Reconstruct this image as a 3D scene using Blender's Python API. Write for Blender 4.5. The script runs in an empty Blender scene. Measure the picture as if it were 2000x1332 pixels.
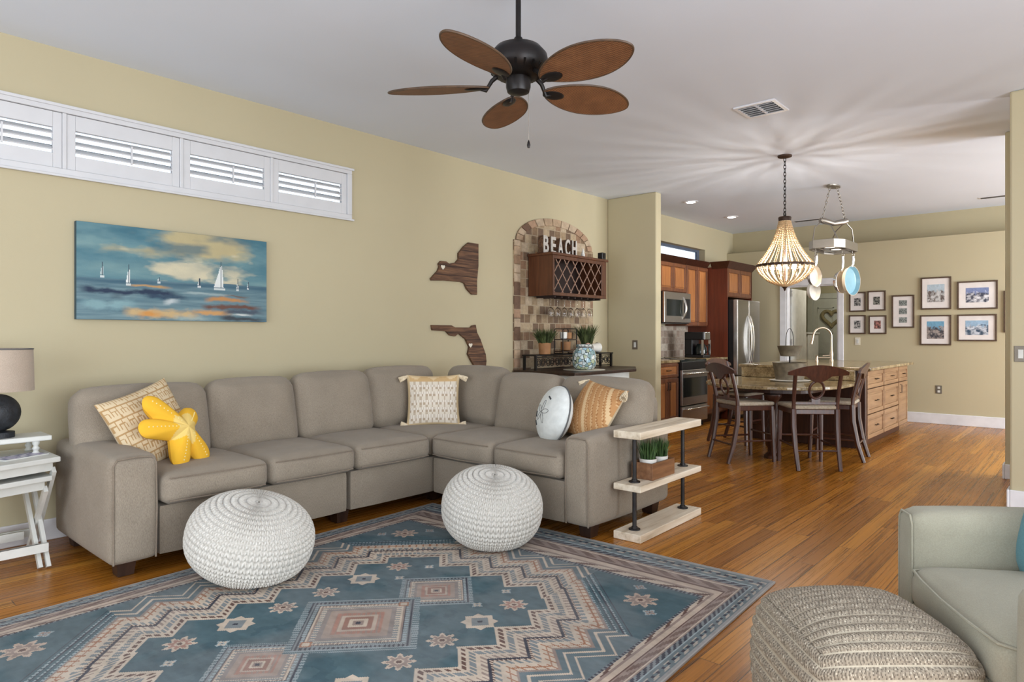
import bpy, bmesh, math, random
import numpy as np
from mathutils import Matrix, Vector, Euler
random.seed(7)
SC = bpy.context.scene
COL = SC.collection
PI = math.pi

# ------------------------------------------------------------------ camera, world, lights, exposure
cam_d = bpy.data.cameras.new('camera'); cam_d.sensor_width = 36; cam_d.lens = 1291/2000*36
cam_d.shift_y = -11/2000; cam_d.clip_start = .05; cam_d.clip_end = 100
cam = bpy.data.objects.new('camera', cam_d); COL.objects.link(cam)
cam.location = (0, 0, 1.26); cam.rotation_euler = (PI/2, 0, math.radians(41.7-90))
SC.camera = cam
SC.view_settings.view_transform = 'Standard'; SC.view_settings.look = 'None'
SC.view_settings.gamma = 1; SC.view_settings.use_curve_mapping = False
SC.view_settings.exposure = 0.15
SC.cycles.use_denoising = True
SC.cycles.max_bounces = 8; SC.cycles.diffuse_bounces = 5; SC.cycles.caustics_reflective = False; SC.cycles.caustics_refractive = False
SC.cycles.sample_clamp_indirect = 6
W = bpy.data.worlds.new('sky'); SC.world = W; W.use_nodes = True
W.node_tree.nodes['Background'].inputs[0].default_value = (.76, .87, 1.0, 1)
W.node_tree.nodes['Background'].inputs[1].default_value = 1.7
def area(name, loc, rot, sx, sy, power, color=(1, 1, 1)):
    l = bpy.data.lights.new(name, 'AREA'); l.shape = 'RECTANGLE'; l.size = sx; l.size_y = sy; l.energy = power; l.color = color
    o = bpy.data.objects.new(name, l); COL.objects.link(o); o.location = loc; o.rotation_euler = rot
    return o
# daylight through the glazed openings behind the camera and on the right
area('daylight_rear', (-2.55, 1.6, 1.25), (0, math.radians(-98), 0), 2.2, 4.2, 88, (.94, .975, 1))
area('daylight_side', (1.2, -3.35, 1.25), (math.radians(102), 0, 0), 5.4, 2.2, 290, (.94, .975, 1))
area('daylight_dining', (9.0, -3.35, 1.4), (math.radians(93), 0, 0), 3.0, 2.2, 330, (.93, .97, 1))
def lamp(name, loc, power, r=.08, color=(1, .95, .88)):
    l = bpy.data.lights.new(name, 'POINT'); l.energy = power; l.shadow_soft_size = r; l.color = color
    o = bpy.data.objects.new(name, l); COL.objects.link(o); o.location = loc
lamp('laundry_fill', (12.4, 3.0, 2.4), 38)  # added fill light to brighten the laundry room, no fixture belongs to it

# ------------------------------------------------------------------ helpers: colour, materials
def S(r, g, b):
    f = lambda c: (c/255/12.92 if c/255 <= .04045 else ((c/255+.055)/1.055)**2.4)
    return (f(r), f(g), f(b))
def c4(c): return (c[0], c[1], c[2], 1)
class NT:
    def __init__(s, name):
        s.m = bpy.data.materials.new(name); s.m.use_nodes = True; s.t = s.m.node_tree; s.n = s.t.nodes
        s.b = s.n['Principled BSDF']
    def new(s, t, **k):
        n = s.n.new(t)
        for a, v in k.items():
            if a[0] == 'i' and a[1:].isdigit(): s.put(n.inputs[int(a[1:])], v)
            else: setattr(n, a, v)
        return n
    def put(s, sock, v):
        if isinstance(v, bpy.types.NodeSocket): s.t.links.new(v, sock)
        elif isinstance(v, bpy.types.Node): s.t.links.new(v.outputs[0], sock)
        else: sock.default_value = v
    def set(s, name, v): s.put(s.b.inputs[name], v)
    def math(s, op, a, b=None, c=None):
        n = s.n.new('ShaderNodeMath'); n.operation = op; s.put(n.inputs[0], a)
        if b is not None: s.put(n.inputs[1], b)
        if c is not None: s.put(n.inputs[2], c)
        return n.outputs[0]
    def ramp(s, fac, stops, interp='LINEAR'):
        n = s.n.new('ShaderNodeValToRGB'); n.color_ramp.interpolation = interp; s.put(n.inputs[0], fac)
        e = n.color_ramp.elements
        while len(e) < len(stops): e.new(.5)
        for i, (p, c) in enumerate(stops): e[i].position = p; e[i].color = c4(c)
        return n.outputs[0]
    def mix(s, fac, a, b, mode='MIX'):
        n = s.n.new('ShaderNodeMix'); n.data_type = 'RGBA'; n.blend_type = mode
        s.put(n.inputs[0], fac); s.put(n.inputs[6], c4(a) if isinstance(a, tuple) else a); s.put(n.inputs[7], c4(b) if isinstance(b, tuple) else b)
        return n.outputs[2]
    def coord(s, scale=(1, 1, 1), rot=(0, 0, 0), kind='Object'):
        tc = s.n.new('ShaderNodeTexCoord'); mp = s.n.new('ShaderNodeMapping')
        s.t.links.new(tc.outputs[kind], mp.inputs[0]); mp.inputs['Scale'].default_value = scale; mp.inputs['Rotation'].default_value = rot
        return mp.outputs[0]
    def noise(s, vec, scale, detail=3, rough=.5, out=0):
        n = s.n.new('ShaderNodeTexNoise'); s.put(n.inputs['Vector'], vec); n.inputs['Scale'].default_value = scale
        n.inputs['Detail'].default_value = detail; n.inputs['Roughness'].default_value = rough
        return n.outputs[out]
    def bump(s, h, strength=.3, dist=.01):
        n = s.n.new('ShaderNodeBump'); n.inputs['Strength'].default_value = strength; n.inputs['Distance'].default_value = dist
        s.put(n.inputs['Height'], h); s.set('Normal', n.outputs[0])
def mat(name, c, rough=.6, c2=None, scale=8, stretch=(1, 1, 1), metal=0, bump=0, bscale=None, spec=.5, emit=None, estr=0, detail=4, lo=.35, hi=.65, coat=0, sheen=0):
    t = NT(name)
    t.set('Roughness', rough); t.set('Metallic', metal); t.set('Specular IOR Level', spec)
    v = t.coord(stretch)
    f = t.noise(v, scale, detail)
    c2 = c2 or tuple(x*.9 for x in c)
    t.set('Base Color', t.ramp(f, [(lo, c2), (hi, c)]))
    if bump: t.bump(t.noise(v, bscale or scale*4, 3), bump, .004)
    if emit: t.set('Emission Color', c4(emit)); t.set('Emission Strength', estr)
    if coat: t.set('Coat Weight', coat)
    if sheen: t.set('Sheen Weight', sheen)
    return t.m
def mat_col(name, rough=.85, bump=.2, bscale=400, wear=0.0, spec=.3, wscale=6):
    t = NT(name); a = t.new('ShaderNodeVertexColor'); a.layer_name = 'Col'
    v = t.coord(); c = a.outputs[0]
    if wear:
        w = t.ramp(t.noise(v, wscale, 6, .65), [(.3, (1-wear,)*3), (.7, (1+wear*.5,)*3)])
        c = t.mix(1.0, c, w, 'MULTIPLY')
    t.set('Base Color', c); t.set('Roughness', rough); t.set('Specular IOR Level', spec)
    if bump: t.bump(t.noise(v, bscale, 2), bump, .002)
    return t.m
def fabric(name, c, c2, weave=900, bump=.35, streak=(1, 1, 1)):
    t = NT(name); v = t.coord()
    f1 = t.noise(v, 5, 3); vs = t.coord(streak); f2 = t.noise(vs, 260, 2, .7)
    base = t.ramp(f2, [(.32, c2), (.68, c)])
    tint = t.ramp(f1, [(.3, (.9, .9, .9)), (.7, (1.04, 1.04, 1.04))])
    t.set('Base Color', t.mix(1.0, base, tint, 'MULTIPLY')); t.set('Roughness', .92); t.set('Specular IOR Level', .15); t.set('Sheen Weight', .15)
    h = t.noise(v, weave, 2); w = t.noise(v, 7, 3)
    t.bump(t.math('ADD', h, t.math('MULTIPLY', w, 5)), bump, .004)
    return t.m
def wood(name, c, c2, axis=0, scale=3, rough=.4, c3=None, bump=.05, coat=0):
    st = [9, 9, 9]; st[axis] = .8
    t = NT(name); v = t.coord(tuple(st)); f = t.noise(v, scale, 6, .6)
    stops = [(.3, c2), (.65, c)]
    if c3: stops = [(.28, c3), (.45, c2), (.68, c)]
    t.set('Base Color', t.ramp(f, stops)); t.set('Roughness', rough)
    if coat: t.set('Coat Weight', coat); t.set('Coat Roughness', .2)
    t.bump(f, bump, .005)
    return t.m
def metal(name, c, rough=.3, m=1.0):
    t = NT(name); v = t.coord((1, 1, 25)); f = t.noise(v, 12, 3)
    t.set('Base Color', t.ramp(f, [(.3, tuple(x*.88 for x in c)), (.7, c)])); t.set('Metallic', m); t.set('Roughness', rough)
    return t.m
def glow(name, c, s):
    t = NT(name); f = t.noise(t.coord(), 3); t.set('Base Color', t.ramp(f, [(0, c), (1, c)]))
    t.set('Emission Color', c4(c)); t.set('Emission Strength', s); return t.m
def glassy(name, c=(1, 1, 1), rough=.02):
    t = NT(name); f = t.noise(t.coord(), 3); t.set('Base Color', t.ramp(f, [(0, c), (1, c)])); t.set('Roughness', rough)
    t.set('Transmission Weight', 1.0); t.set('IOR', 1.3)
    return t.m

# ------------------------------------------------------------------ helpers: geometry
WM = {}
class MB:
    def __init__(s): s.v = []; s.f = []; s.c = []; s.M = Matrix(); s.hascol = False
    def at(s, loc=(0, 0, 0), rot=(0, 0, 0)):
        s.M = Matrix.Translation(loc) @ Euler(rot).to_matrix().to_4x4(); return s
    def add(s, vs, fs, col=None):
        k = len(s.v); M = s.M
        s.v += [tuple(M @ Vector(p)) for p in vs]
        s.f += [[i+k for i in f] for f in fs]
        if col is not None: s.hascol = True
        s.c += [col if not isinstance(col, list) else None]*len(fs) if not isinstance(col, list) else col
        return s
    def box(s, x0, x1, y0, y1, z0, z1, col=None):
        return s.add([(x, y, z) for z in (z0, z1) for y in (y0, y1) for x in (x0, x1)],
                     [(0, 2, 3, 1), (4, 5, 7, 6), (0, 1, 5, 4), (2, 6, 7, 3), (0, 4, 6, 2), (1, 3, 7, 5)], col)
    def cyl(s, p0, p1, r0, r1=None, n=16, cap=True):
        return s.tube([p0, p1], [r0, r0 if r1 is None else r1], n, cap)
    def tube(s, pts, r, n=8, cap=True, closed=False):
        pts = [Vector(p) for p in pts]; m = len(pts)
        rs = r if isinstance(r, (list, tuple)) else [r]*m
        vs = []; fs = []; up = None
        for i, p in enumerate(pts):
            a = pts[(i-1) % m] if (closed or i) else p; b = pts[(i+1) % m] if (closed or i < m-1) else p
            d = (b-a).normalized()
            if up is None: up = d.orthogonal().normalized()
            u = (up - d*up.dot(d)); u = u.normalized() if u.length > 1e-6 else d.orthogonal().normalized(); up = u; w = d.cross(u)
            for k in range(n):
                t = 2*PI*k/n; vs.append(tuple(p+(u*math.cos(t)+w*math.sin(t))*rs[i]))
        for i in range(m if closed else m-1):
            for k in range(n):
                j = (i+1) % m; fs.append((i*n+k, i*n+(k+1) % n, j*n+(k+1) % n, j*n+k))
        if cap and not closed: fs += [tuple(range(n))[::-1], tuple((m-1)*n+k for k in range(n))]
        return s.add(vs, fs)
    def lathe(s, prof, n=24, c=(0, 0, 0), sx=1, sy=1, cap=True):
        vs = []; fs = []; m = len(prof)
        for r, z in prof:
            for k in range(n):
                t = 2*PI*k/n; vs.append((c[0]+r*math.cos(t)*sx, c[1]+r*math.sin(t)*sy, c[2]+z))
        for i in range(m-1):
            for k in range(n): fs.append((i*n+k, i*n+(k+1) % n, (i+1)*n+(k+1) % n, (i+1)*n+k))
        if prof[0] == prof[-1]: cap = False
        if cap and prof[0][0] > 1e-5: fs.append(tuple(range(n))[::-1])
        if cap and prof[-1][0] > 1e-5: fs.append(tuple((m-1)*n+k for k in range(n)))
        return s.add(vs, fs)
    def prism(s, pts, a0, a1, axis='z', col=None):
        n = len(pts)
        def P(p, a): return {'z': (p[0], p[1], a), 'y': (p[0], a, p[1]), 'x': (a, p[0], p[1])}[axis]
        vs = [P(p, a0) for p in pts]+[P(p, a1) for p in pts]
        fs = [tuple(range(n))[::-1], tuple(range(n, 2*n))]+[(i, (i+1) % n, n+(i+1) % n, n+i) for i in range(n)]
        return s.add(vs, fs, col)
    def sphere(s, c, r, n=12, m=8, sc=(1, 1, 1)):
        return s.lathe_s(c, r, n, m, sc)
    def lathe_s(s, c, r, n, m, sc):
        vs = [(c[0], c[1], c[2]-r*sc[2])]; fs = []
        for i in range(1, m):
            a = -PI/2+PI*i/m
            for k in range(n):
                t = 2*PI*k/n; vs.append((c[0]+r*sc[0]*math.cos(a)*math.cos(t), c[1]+r*sc[1]*math.cos(a)*math.sin(t), c[2]+r*sc[2]*math.sin(a)))
        vs.append((c[0], c[1], c[2]+r*sc[2])); L = len(vs)-1
        for k in range(n):
            fs.append((0, 1+(k+1) % n, 1+k)); fs.append((L, L-n+k, L-n+(k+1) % n))
            for i in range(m-2): fs.append((1+i*n+k, 1+i*n+(k+1) % n, 1+(i+1)*n+(k+1) % n, 1+(i+1)*n+k))
        return s.add(vs, fs)
    def grid(s, fn, nu, nv, cu=False, cv=False, col=None):
        vs = [fn(i/(nu if cu else nu-1), j/(nv if cv else nv-1)) for j in range(nv) for i in range(nu)]
        fs = []; cs = []
        for j in range(nv if cv else nv-1):
            for i in range(nu if cu else nu-1):
                fs.append((j*nu+i, j*nu+(i+1) % nu, ((j+1) % nv)*nu+(i+1) % nu, ((j+1) % nv)*nu+i))
                if col: cs.append(col((i+.5)/(nu if cu else nu-1), (j+.5)/(nv if cv else nv-1)))
        return s.add(vs, fs, cs if col else None)
    def cushion(s, c, size, r=.06, puff=(0, 0, 0), n=9):
        # rounded box with crowned faces; puff = outward bulge of the faces normal to x, y, z
        hx, hy, hz = [q/2 for q in size]; idx = {}; vs = []; fs = []
        ts = [-1+2*i/(n-1) for i in range(n)]
        ts = [math.copysign(abs(t)**.62, t) for t in ts]
        def V(i, j, k):
            if (i, j, k) in idx: return idx[(i, j, k)]
            p = Vector((ts[i]*hx, ts[j]*hy, ts[k]*hz)); rr = min(r, hx, hy, hz)
            q = Vector([max(-h+rr, min(h-rr, a)) for a, h in zip(p, (hx, hy, hz))])
            d = p-q; p = q+d.normalized()*rr if d.length > 1e-9 else p
            x, y, z = ts[i], ts[j], ts[k]
            bx = (1-y*y)*(1-z*z); by = (1-x*x)*(1-z*z); bz = (1-x*x)*(1-y*y)
            p += Vector((puff[0]*bx*x, puff[1]*by*y, puff[2]*bz*z))
            idx[(i, j, k)] = len(vs); vs.append(tuple(p+Vector(c))); return idx[(i, j, k)]
        m = n-1
        for a in range(m):
            for b in range(m):
                for q, fl in ((0, 1), (m, 0)):
                    for g in (lambda u, w: (q, u, w), lambda u, w: (w, q, u), lambda u, w: (u, w, q)):
                        f = [V(*g(a, b)), V(*g(a+1, b)), V(*g(a+1, b+1)), V(*g(a, b+1))]
                        fs.append(f[::-1] if fl else f)
        return s.add(vs, fs)
    def mesh(s, name, mats, smooth):
        me = bpy.data.meshes.new(name); me.from_pydata(s.v, [], s.f); me.update()
        bm = bmesh.new(); bm.from_mesh(me); bmesh.ops.recalc_face_normals(bm, faces=bm.faces); bm.to_mesh(me); bm.free()
        for m in (mats if isinstance(mats, (list, tuple)) else [mats]): me.materials.append(m)
        if smooth: me.polygons.foreach_set('use_smooth', [True]*len(me.polygons))
        if s.hascol:
            at = me.color_attributes.new('Col', 'FLOAT_COLOR', 'CORNER'); a = []
            for p, c in zip(me.polygons, s.c): a += list(c4(c or (1, 1, 1)))*p.loop_total
            at.data.foreach_set('color', a)
        return me
    def build(s, name, mats, parent=None, smooth=False, bevel=0, world=False, loc=None, sub=0, label=None, angle=40):
        M = WM.get(parent.name, Matrix()) if parent else Matrix()
        if world and parent:
            Mi = M.inverted(); s.v = [tuple(Mi @ Vector(p)) for p in s.v]
        if loc and not parent:
            s.v = [(p[0]-loc[0], p[1]-loc[1], p[2]-loc[2]) for p in s.v]
        o = bpy.data.objects.new(name, s.mesh(name, mats, smooth)); COL.objects.link(o)
        if parent: o.parent = parent; WM[o.name] = M
        elif loc: o.location = loc; WM[o.name] = Matrix.Translation(loc)
        if bevel:
            b = o.modifiers.new('bevel', 'BEVEL'); b.width = bevel; b.segments = 2; b.limit_method = 'ANGLE'; b.angle_limit = math.radians(35)
        if sub: q = o.modifiers.new('sub', 'SUBSURF'); q.levels = sub; q.render_levels = sub
        if smooth and not sub:
            try:
                o.data.set_sharp_from_angle(angle=math.radians(angle))
            except Exception: pass
        if label: o['label'] = label
        return o
def thing(name, label, cat, loc=(0, 0, 0), rz=0, group=None):
    o = bpy.data.objects.new(name, None); COL.objects.link(o); o.location = loc; o.rotation_euler = (0, 0, rz); o.empty_display_size = .1
    WM[o.name] = Matrix.Translation(loc) @ Matrix.Rotation(rz, 4, 'Z')
    return tag(o, label, cat, group)
def tag(o, label, cat, group=None, kind=None):
    o['label'] = label; o['category'] = cat
    if group: o['group'] = group
    if kind: o['kind'] = kind
    return o
def struct(o, label=None):
    o['kind'] = 'structure'
    if label: o['label'] = label
    return o
def dup(root, loc, rz=0, label=None):
    r = root.copy(); COL.objects.link(r); r.location = loc; r.rotation_euler = (0, 0, rz)
    WM[r.name] = Matrix.Translation(loc) @ Matrix.Rotation(rz, 4, 'Z')
    if label: r['label'] = label
    for ch in list(root.children):
        c = ch.copy(); COL.objects.link(c); c.parent = r
        for g in list(ch.children):
            d = g.copy(); COL.objects.link(d); d.parent = c
    return r
def vnoise(x, y, seed=0):
    # smooth value noise on numpy arrays
    def h(i, j): q = np.sin(i*127.1+j*311.7+seed*74.7)*43758.5453; return q-np.floor(q)
    i = np.floor(x); j = np.floor(y); fx = x-i; fy = y-j; fx = fx*fx*(3-2*fx); fy = fy*fy*(3-2*fy)
    return (h(i, j)*(1-fx)+h(i+1, j)*fx)*(1-fy)+(h(i, j+1)*(1-fx)+h(i+1, j+1)*fx)*fy
def fbm(x, y, seed=0, o=4):
    s = 0; a = .5; t = 0
    for k in range(o): s = s+a*vnoise(x*2**k, y*2**k, seed+k); t += a; a *= .55
    return s/t
def color_grid(name, C, P00, U, V, material, parent=None, loc=None, smooth=False):
    # C[ny,nx,3] flat coloured cells on the parallelogram P00 + u*U + v*V
    ny, nx, _ = C.shape
    u = np.linspace(0, 1, nx+1); v = np.linspace(0, 1, ny+1); uu, vv = np.meshgrid(u, v)
    P = np.array(P00)[None, None, :]+uu[..., None]*np.array(U)+vv[..., None]*np.array(V)
    if loc: P = P-np.array(loc)
    me = bpy.data.meshes.new(name); N = (nx+1)*(ny+1); Fn = nx*ny
    me.vertices.add(N); me.vertices.foreach_set('co', P.reshape(-1).astype(np.float32))
    i = np.arange(nx)[None, :]+np.arange(ny)[:, None]*(nx+1)
    q = np.stack([i, i+1, i+nx+2, i+nx+1], -1).reshape(-1)
    me.loops.add(Fn*4); me.loops.foreach_set('vertex_index', q.astype(np.int32))
    me.polygons.add(Fn); me.polygons.foreach_set('loop_start', np.arange(0, Fn*4, 4, dtype=np.int32))
    try: me.polygons.foreach_set('loop_total', np.full(Fn, 4, dtype=np.int32))
    except Exception: pass
    me.update(calc_edges=True); me.validate()
    at = me.color_attributes.new('Col', 'FLOAT_COLOR', 'CORNER')
    c = np.concatenate([C.reshape(-1, 3), np.ones((Fn, 1))], 1); at.data.foreach_set('color', np.repeat(c, 4, 0).reshape(-1).astype(np.float32))
    me.materials.append(material)
    o = bpy.data.objects.new(name, me); COL.objects.link(o)
    if parent: o.parent = parent; WM[o.name] = WM.get(parent.name, Matrix())
    elif loc: o.location = loc
    return o

# ------------------------------------------------------------------ materials
M = {}
def wallmat(name, c):
    t = NT(name); v = t.coord(); f = t.noise(v, 1.3, 3)
    t.set('Base Color', t.ramp(f, [(.3, tuple(x*.97 for x in c)), (.7, c)])); t.set('Roughness', .85); t.set('Specular IOR Level', .2)
    t.bump(t.noise(v, 160, 3), .12, .003); return t.m
M['wall'] = wallmat('yellow_wall_paint', S(188, 178, 149))
M['ceil'] = wallmat('white_ceiling_paint', S(222, 230, 243))
M['trim'] = mat('white_trim', S(226, 226, 230), .45)
M['shut'] = mat('shutter_white', S(208, 209, 212), .4, S(204, 205, 208))
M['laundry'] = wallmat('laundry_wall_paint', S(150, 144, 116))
M['doorpaint'] = mat('laundry_door_paint', S(160, 162, 150), .5)
def floor_mat():
    t = NT('bamboo_plank_floor'); co = t.coord(); sp = t.new('ShaderNodeSeparateXYZ', i0=co); x, y = sp.outputs[0], sp.outputs[1]
    w = .093; L = 1.83
    row = t.math('FLOOR', t.math('DIVIDE', y, w)); fy = t.math('FRACT', t.math('DIVIDE', y, w))
    rn = t.new('ShaderNodeTexWhiteNoise', noise_dimensions='1D'); t.put(rn.inputs['W'], row)
    xx = t.math('ADD', t.math('DIVIDE', x, L), t.math('MULTIPLY', rn.outputs[0], 7.3))
    pid = t.math('FLOOR', xx); fx = t.math('FRACT', xx)
    cv = t.new('ShaderNodeCombineXYZ', i0=pid, i1=row)
    pn = t.new('ShaderNodeTexWhiteNoise', noise_dimensions='2D', i0=cv)
    base = t.ramp(pn.outputs[0], [(0, S(144, 90, 30)), (.35, S(160, 102, 34)), (.7, S(174, 113, 40)), (1, S(188, 129, 50))])
    off = t.new('ShaderNodeCombineXYZ', i0=t.math('ADD', t.math('MULTIPLY', x, .62), t.math('MULTIPLY', pn.outputs[0], 40)), i1=t.math('MULTIPLY', y, 46), i2=t.math('MULTIPLY', pn.outputs[0], 9))
    st = t.noise(off.outputs[0], 1.6, 6, .65)
    streak = t.ramp(st, [(.30, (.2, .16, .13)), (.40, (.72, .69, .66)), (.52, (1.0, 1.0, 1.0)), (.72, (1.2, 1.18, 1.1))])
    c = t.mix(1.0, base, streak, 'MULTIPLY')
    e = t.math('MINIMUM', t.math('MINIMUM', fy, t.math('SUBTRACT', 1, fy)), t.math('MULTIPLY', t.math('MINIMUM', fx, t.math('SUBTRACT', 1, fx)), L/w))
    gap = t.math('LESS_THAN', e, .022)
    t.set('Base Color', t.mix(t.math('MULTIPLY', gap, .75), c, S(40, 22, 12)))
    t.set('Roughness', t.math('ADD', .2, t.math('MULTIPLY', st, .16))); t.set('Specular IOR Level', .32)
    t.bump(t.math('SUBTRACT', t.math('MULTIPLY', st, .3), gap), .12, .003); return t.m
M['floor'] = floor_mat()
def stone_mat(name, tw, th, stops, mortar, bump=.5, axes=(0, 2)):
    t = NT(name); co = t.coord(); sp = t.new('ShaderNodeSeparateXYZ', i0=co); x, z = sp.outputs[axes[0]], sp.outputs[axes[1]]
    zz = t.math('DIVIDE', z, th); row = t.math('FLOOR', zz); fz = t.math('FRACT', zz)
    rn = t.new('ShaderNodeTexWhiteNoise', noise_dimensions='1D'); t.put(rn.inputs['W'], row)
    xx = t.math('ADD', t.math('DIVIDE', x, tw), t.math('MULTIPLY', rn.outputs[0], 5)); cx = t.math('FLOOR', xx); fx = t.math('FRACT', xx)
    pn = t.new('ShaderNodeTexWhiteNoise', noise_dimensions='2D', i0=t.new('ShaderNodeCombineXYZ', i0=cx, i1=row))
    base = t.ramp(pn.outputs[0], stops, 'CONSTANT')
    n = t.noise(co, 30, 5, .65); n2 = t.ramp(n, [(.3, (.72, .7, .68)), (.7, (1.12, 1.12, 1.1))])
    c = t.mix(1.0, base, n2, 'MULTIPLY')
    e = t.math('MINIMUM', t.math('MULTIPLY', t.math('MINIMUM', fx, t.math('SUBTRACT', 1, fx)), tw), t.math('MULTIPLY', t.math('MINIMUM', fz, t.math('SUBTRACT', 1, fz)), th))
    g = t.math('LESS_THAN', e, .004)
    t.set('Base Color', t.mix(g, c, mortar)); t.set('Roughness', .75)
    t.bump(t.math('SUBTRACT', t.math('MULTIPLY', n, .6), g), bump, .006); return t.m
M['tile'] = stone_mat('tumbled_stone_tile', .105, .1, [(0, S(160, 138, 110)), (.22, S(128, 104, 80)), (.4, S(176, 156, 128)), (.6, S(146, 116, 92)), (.75, S(112, 90, 72)), (.88, S(184, 166, 142))], S(168, 152, 128))
M['tile2'] = stone_mat('kitchen_stone_tile', .1, .1, [(0, S(176, 160, 146)), (.3, S(150, 132, 118)), (.55, S(190, 178, 164)), (.8, S(164, 144, 130))], S(178, 166, 152))
M['voussoir'] = mat_col('stone_border_tile', .75, .5, 60, .25, wscale=18)
M['sofa'] = fabric('beige_chenille', S(158, 147, 132), S(130, 119, 105), streak=(2, 2, .35))
M['sofa_pipe'] = fabric('sofa_piping', S(140, 127, 112), S(120, 108, 95))
M['dwood'] = wood('dark_leg_wood', S(58, 38, 28), S(36, 22, 16), 2, 3, .4)
M['chairwood'] = wood('mahogany', S(78, 42, 28), S(48, 24, 16), 2, 4, .33, coat=.3)
M['chairseat'] = mat('cream_seat_pad', S(172, 160, 142), .9, S(150, 138, 120), 60, bump=.2)
M['cherry'] = wood('cherry_cabinet', S(120, 74, 48), S(88, 50, 30), 2, 3, .38, coat=.2)
M['cherry_panel'] = wood('cherry_cabinet_panel', S(172, 114, 66), S(142, 88, 48), 2, 3, .38, coat=.2)
M['cherry_dark'] = wood('cherry_side_panel', S(110, 48, 26), S(84, 36, 18), 2, 2, .4, coat=.2)
M['island'] = wood('island_drawer_wood', S(152, 119, 87), S(126, 95, 68), 0, 3, .42)
M['island_dark'] = wood('island_dark_wood', S(72, 40, 26), S(48, 24, 15), 2, 3, .38)
M['rackwood'] = wood('wine_rack_wood', S(98, 58, 34), S(70, 38, 22), 2, 3, .42)
M['rackdark'] = mat('wine_rack_inside', S(40, 22, 16), .7)
M['lattice'] = wood('lattice_wood', S(150, 118, 100), S(126, 96, 80), 2, 5, .5)
def granite():
    t = NT('gold_granite'); v = t.coord(); n = t.noise(v, 7, 8, .7); n2 = t.noise(v, 70, 3, .6)
    c = t.ramp(n, [(.25, S(66, 54, 40)), (.4, S(118, 100, 72)), (.55, S(158, 139, 104)), (.7, S(182, 168, 140))])
    c2 = t.ramp(n2, [(.3, (.55, .5, .45)), (.5, (1, 1, 1)), (.75, (1.12, 1.1, 1.05))])
    t.set('Base Color', t.mix(1.0, c, c2, 'MULTIPLY')); t.set('Roughness', .12); return t.m
M['granite'] = granite()
M['steel'] = metal('brushed_steel', (.55, .53, .51), .3)
M['steel_light'] = metal('polished_steel', (.75, .74, .72), .18)
M['chrome'] = metal('pewter', (.40, .37, .33), .42)
M['black'] = mat('black_plastic', S(24, 24, 26), .35)
M['blackglass'] = mat('black_glass', S(30, 36, 34), .08)
M['iron'] = mat('black_iron', S(38, 34, 32), .5, S(26, 23, 21), metal=.6)
M['pipe'] = mat('black_pipe', S(66, 64, 64), .45, S(48, 46, 46), metal=.7)
M['fanmetal'] = mat('oil_rubbed_bronze', S(38, 34, 34), .4, S(26, 24, 24), metal=.5)
def wicker():
    t = NT('woven_blade_brown'); v = t.coord(); w1 = t.new('ShaderNodeTexWave', wave_type='BANDS', bands_direction='X'); t.put(w1.inputs['Vector'], v); w1.inputs['Scale'].default_value = 26; w1.inputs['Distortion'].default_value = 2.5; w1.inputs['Detail'].default_value = 2
    w2 = t.new('ShaderNodeTexWave', wave_type='BANDS', bands_direction='Y'); t.put(w2.inputs['Vector'], v); w2.inputs['Scale'].default_value = 34
    n = t.noise(v, 14, 5); f = t.math('ADD', t.math('MULTIPLY', w1.outputs['Fac'], .35), t.math('ADD', t.math('MULTIPLY', w2.outputs['Fac'], .2), t.math('MULTIPLY', n, .5)))
    t.set('Base Color', t.ramp(f, [(.25, S(84, 54, 34)), (.55, S(120, 80, 50)), (.85, S(146, 102, 68))])); t.set('Roughness', .55); t.bump(f, .3, .004); return t.m
M['wicker'] = wicker()
M['pine'] = wood('whitewashed_pine', S(236, 226, 208), S(214, 200, 178), 0, 2.2, .6, c3=S(180, 162, 136))
M['crate'] = wood('stained_crate_wood', S(142, 100, 66), S(104, 68, 42), 0, 3, .6)
M['barn'] = wood('barn_wood', S(122, 88, 62), S(80, 54, 38), 0, 5, .7, c3=S(52, 34, 24), bump=.3)
M['white'] = mat('white_paint', S(212, 213, 208), .45, S(200, 201, 196))
M['cream'] = mat('cream_paint', S(222, 216, 200), .45)
M['whitecer'] = mat('white_ceramic', S(226, 224, 218), .25)
M['knit'] = mat('white_cotton_yarn', S(212, 209, 202), .9, S(192, 188, 180), 90, bump=.3, sheen=.2)
M['braid'] = mat_col('braided_yarn', .92, .4, 300, .18, wscale=40)
M['slip'] = fabric('sage_slipcover', S(170, 167, 149), S(158, 155, 138), bump=.25)
M['teal'] = fabric('teal_cushion_cloth', S(96, 150, 160), S(80, 134, 146))
M['rug'] = mat_col('woven_rug', .95, .25, 500, .16, .15, wscale=9)
M['rugback'] = mat('rug_binding', S(170, 168, 166), .9)
M['paint'] = mat_col('oil_paint', .6, .3, 120, .06)
M['canvas'] = mat('canvas_edge', S(54, 78, 88), .8)
M['pillowcol'] = mat_col('printed_cushion', .92, .35, 350, .06)
M['yellow'] = mat('yellow_felt', S(232, 180, 50), .92, S(214, 158, 36), 14, bump=.2)
M['stitch'] = mat('light_stitching', S(236, 218, 150), .9)
M['sandd'] = mat('sand_dollar_cloth', S(222, 226, 224), .92, S(208, 212, 210), 20, bump=.2)
M['graycord'] = mat('gray_cord', S(98, 98, 98), .9)
M['rope'] = mat('cream_tassel', S(226, 212, 186), .95, S(204, 186, 156), 60, bump=.3)
M['shade'] = fabric('linen_lampshade', S(196, 180, 164), S(178, 163, 148))
M['lampbase'] = mat('black_textured_ceramic', S(40, 44, 50), .6, S(24, 26, 30), 30, bump=.6)
M['grass'] = mat('artificial_grass', S(74, 104, 54), .6, S(44, 70, 30), 20)
M['grass2'] = mat('olive_grass', S(86, 98, 54), .7, S(52, 64, 30), 20)
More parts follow.
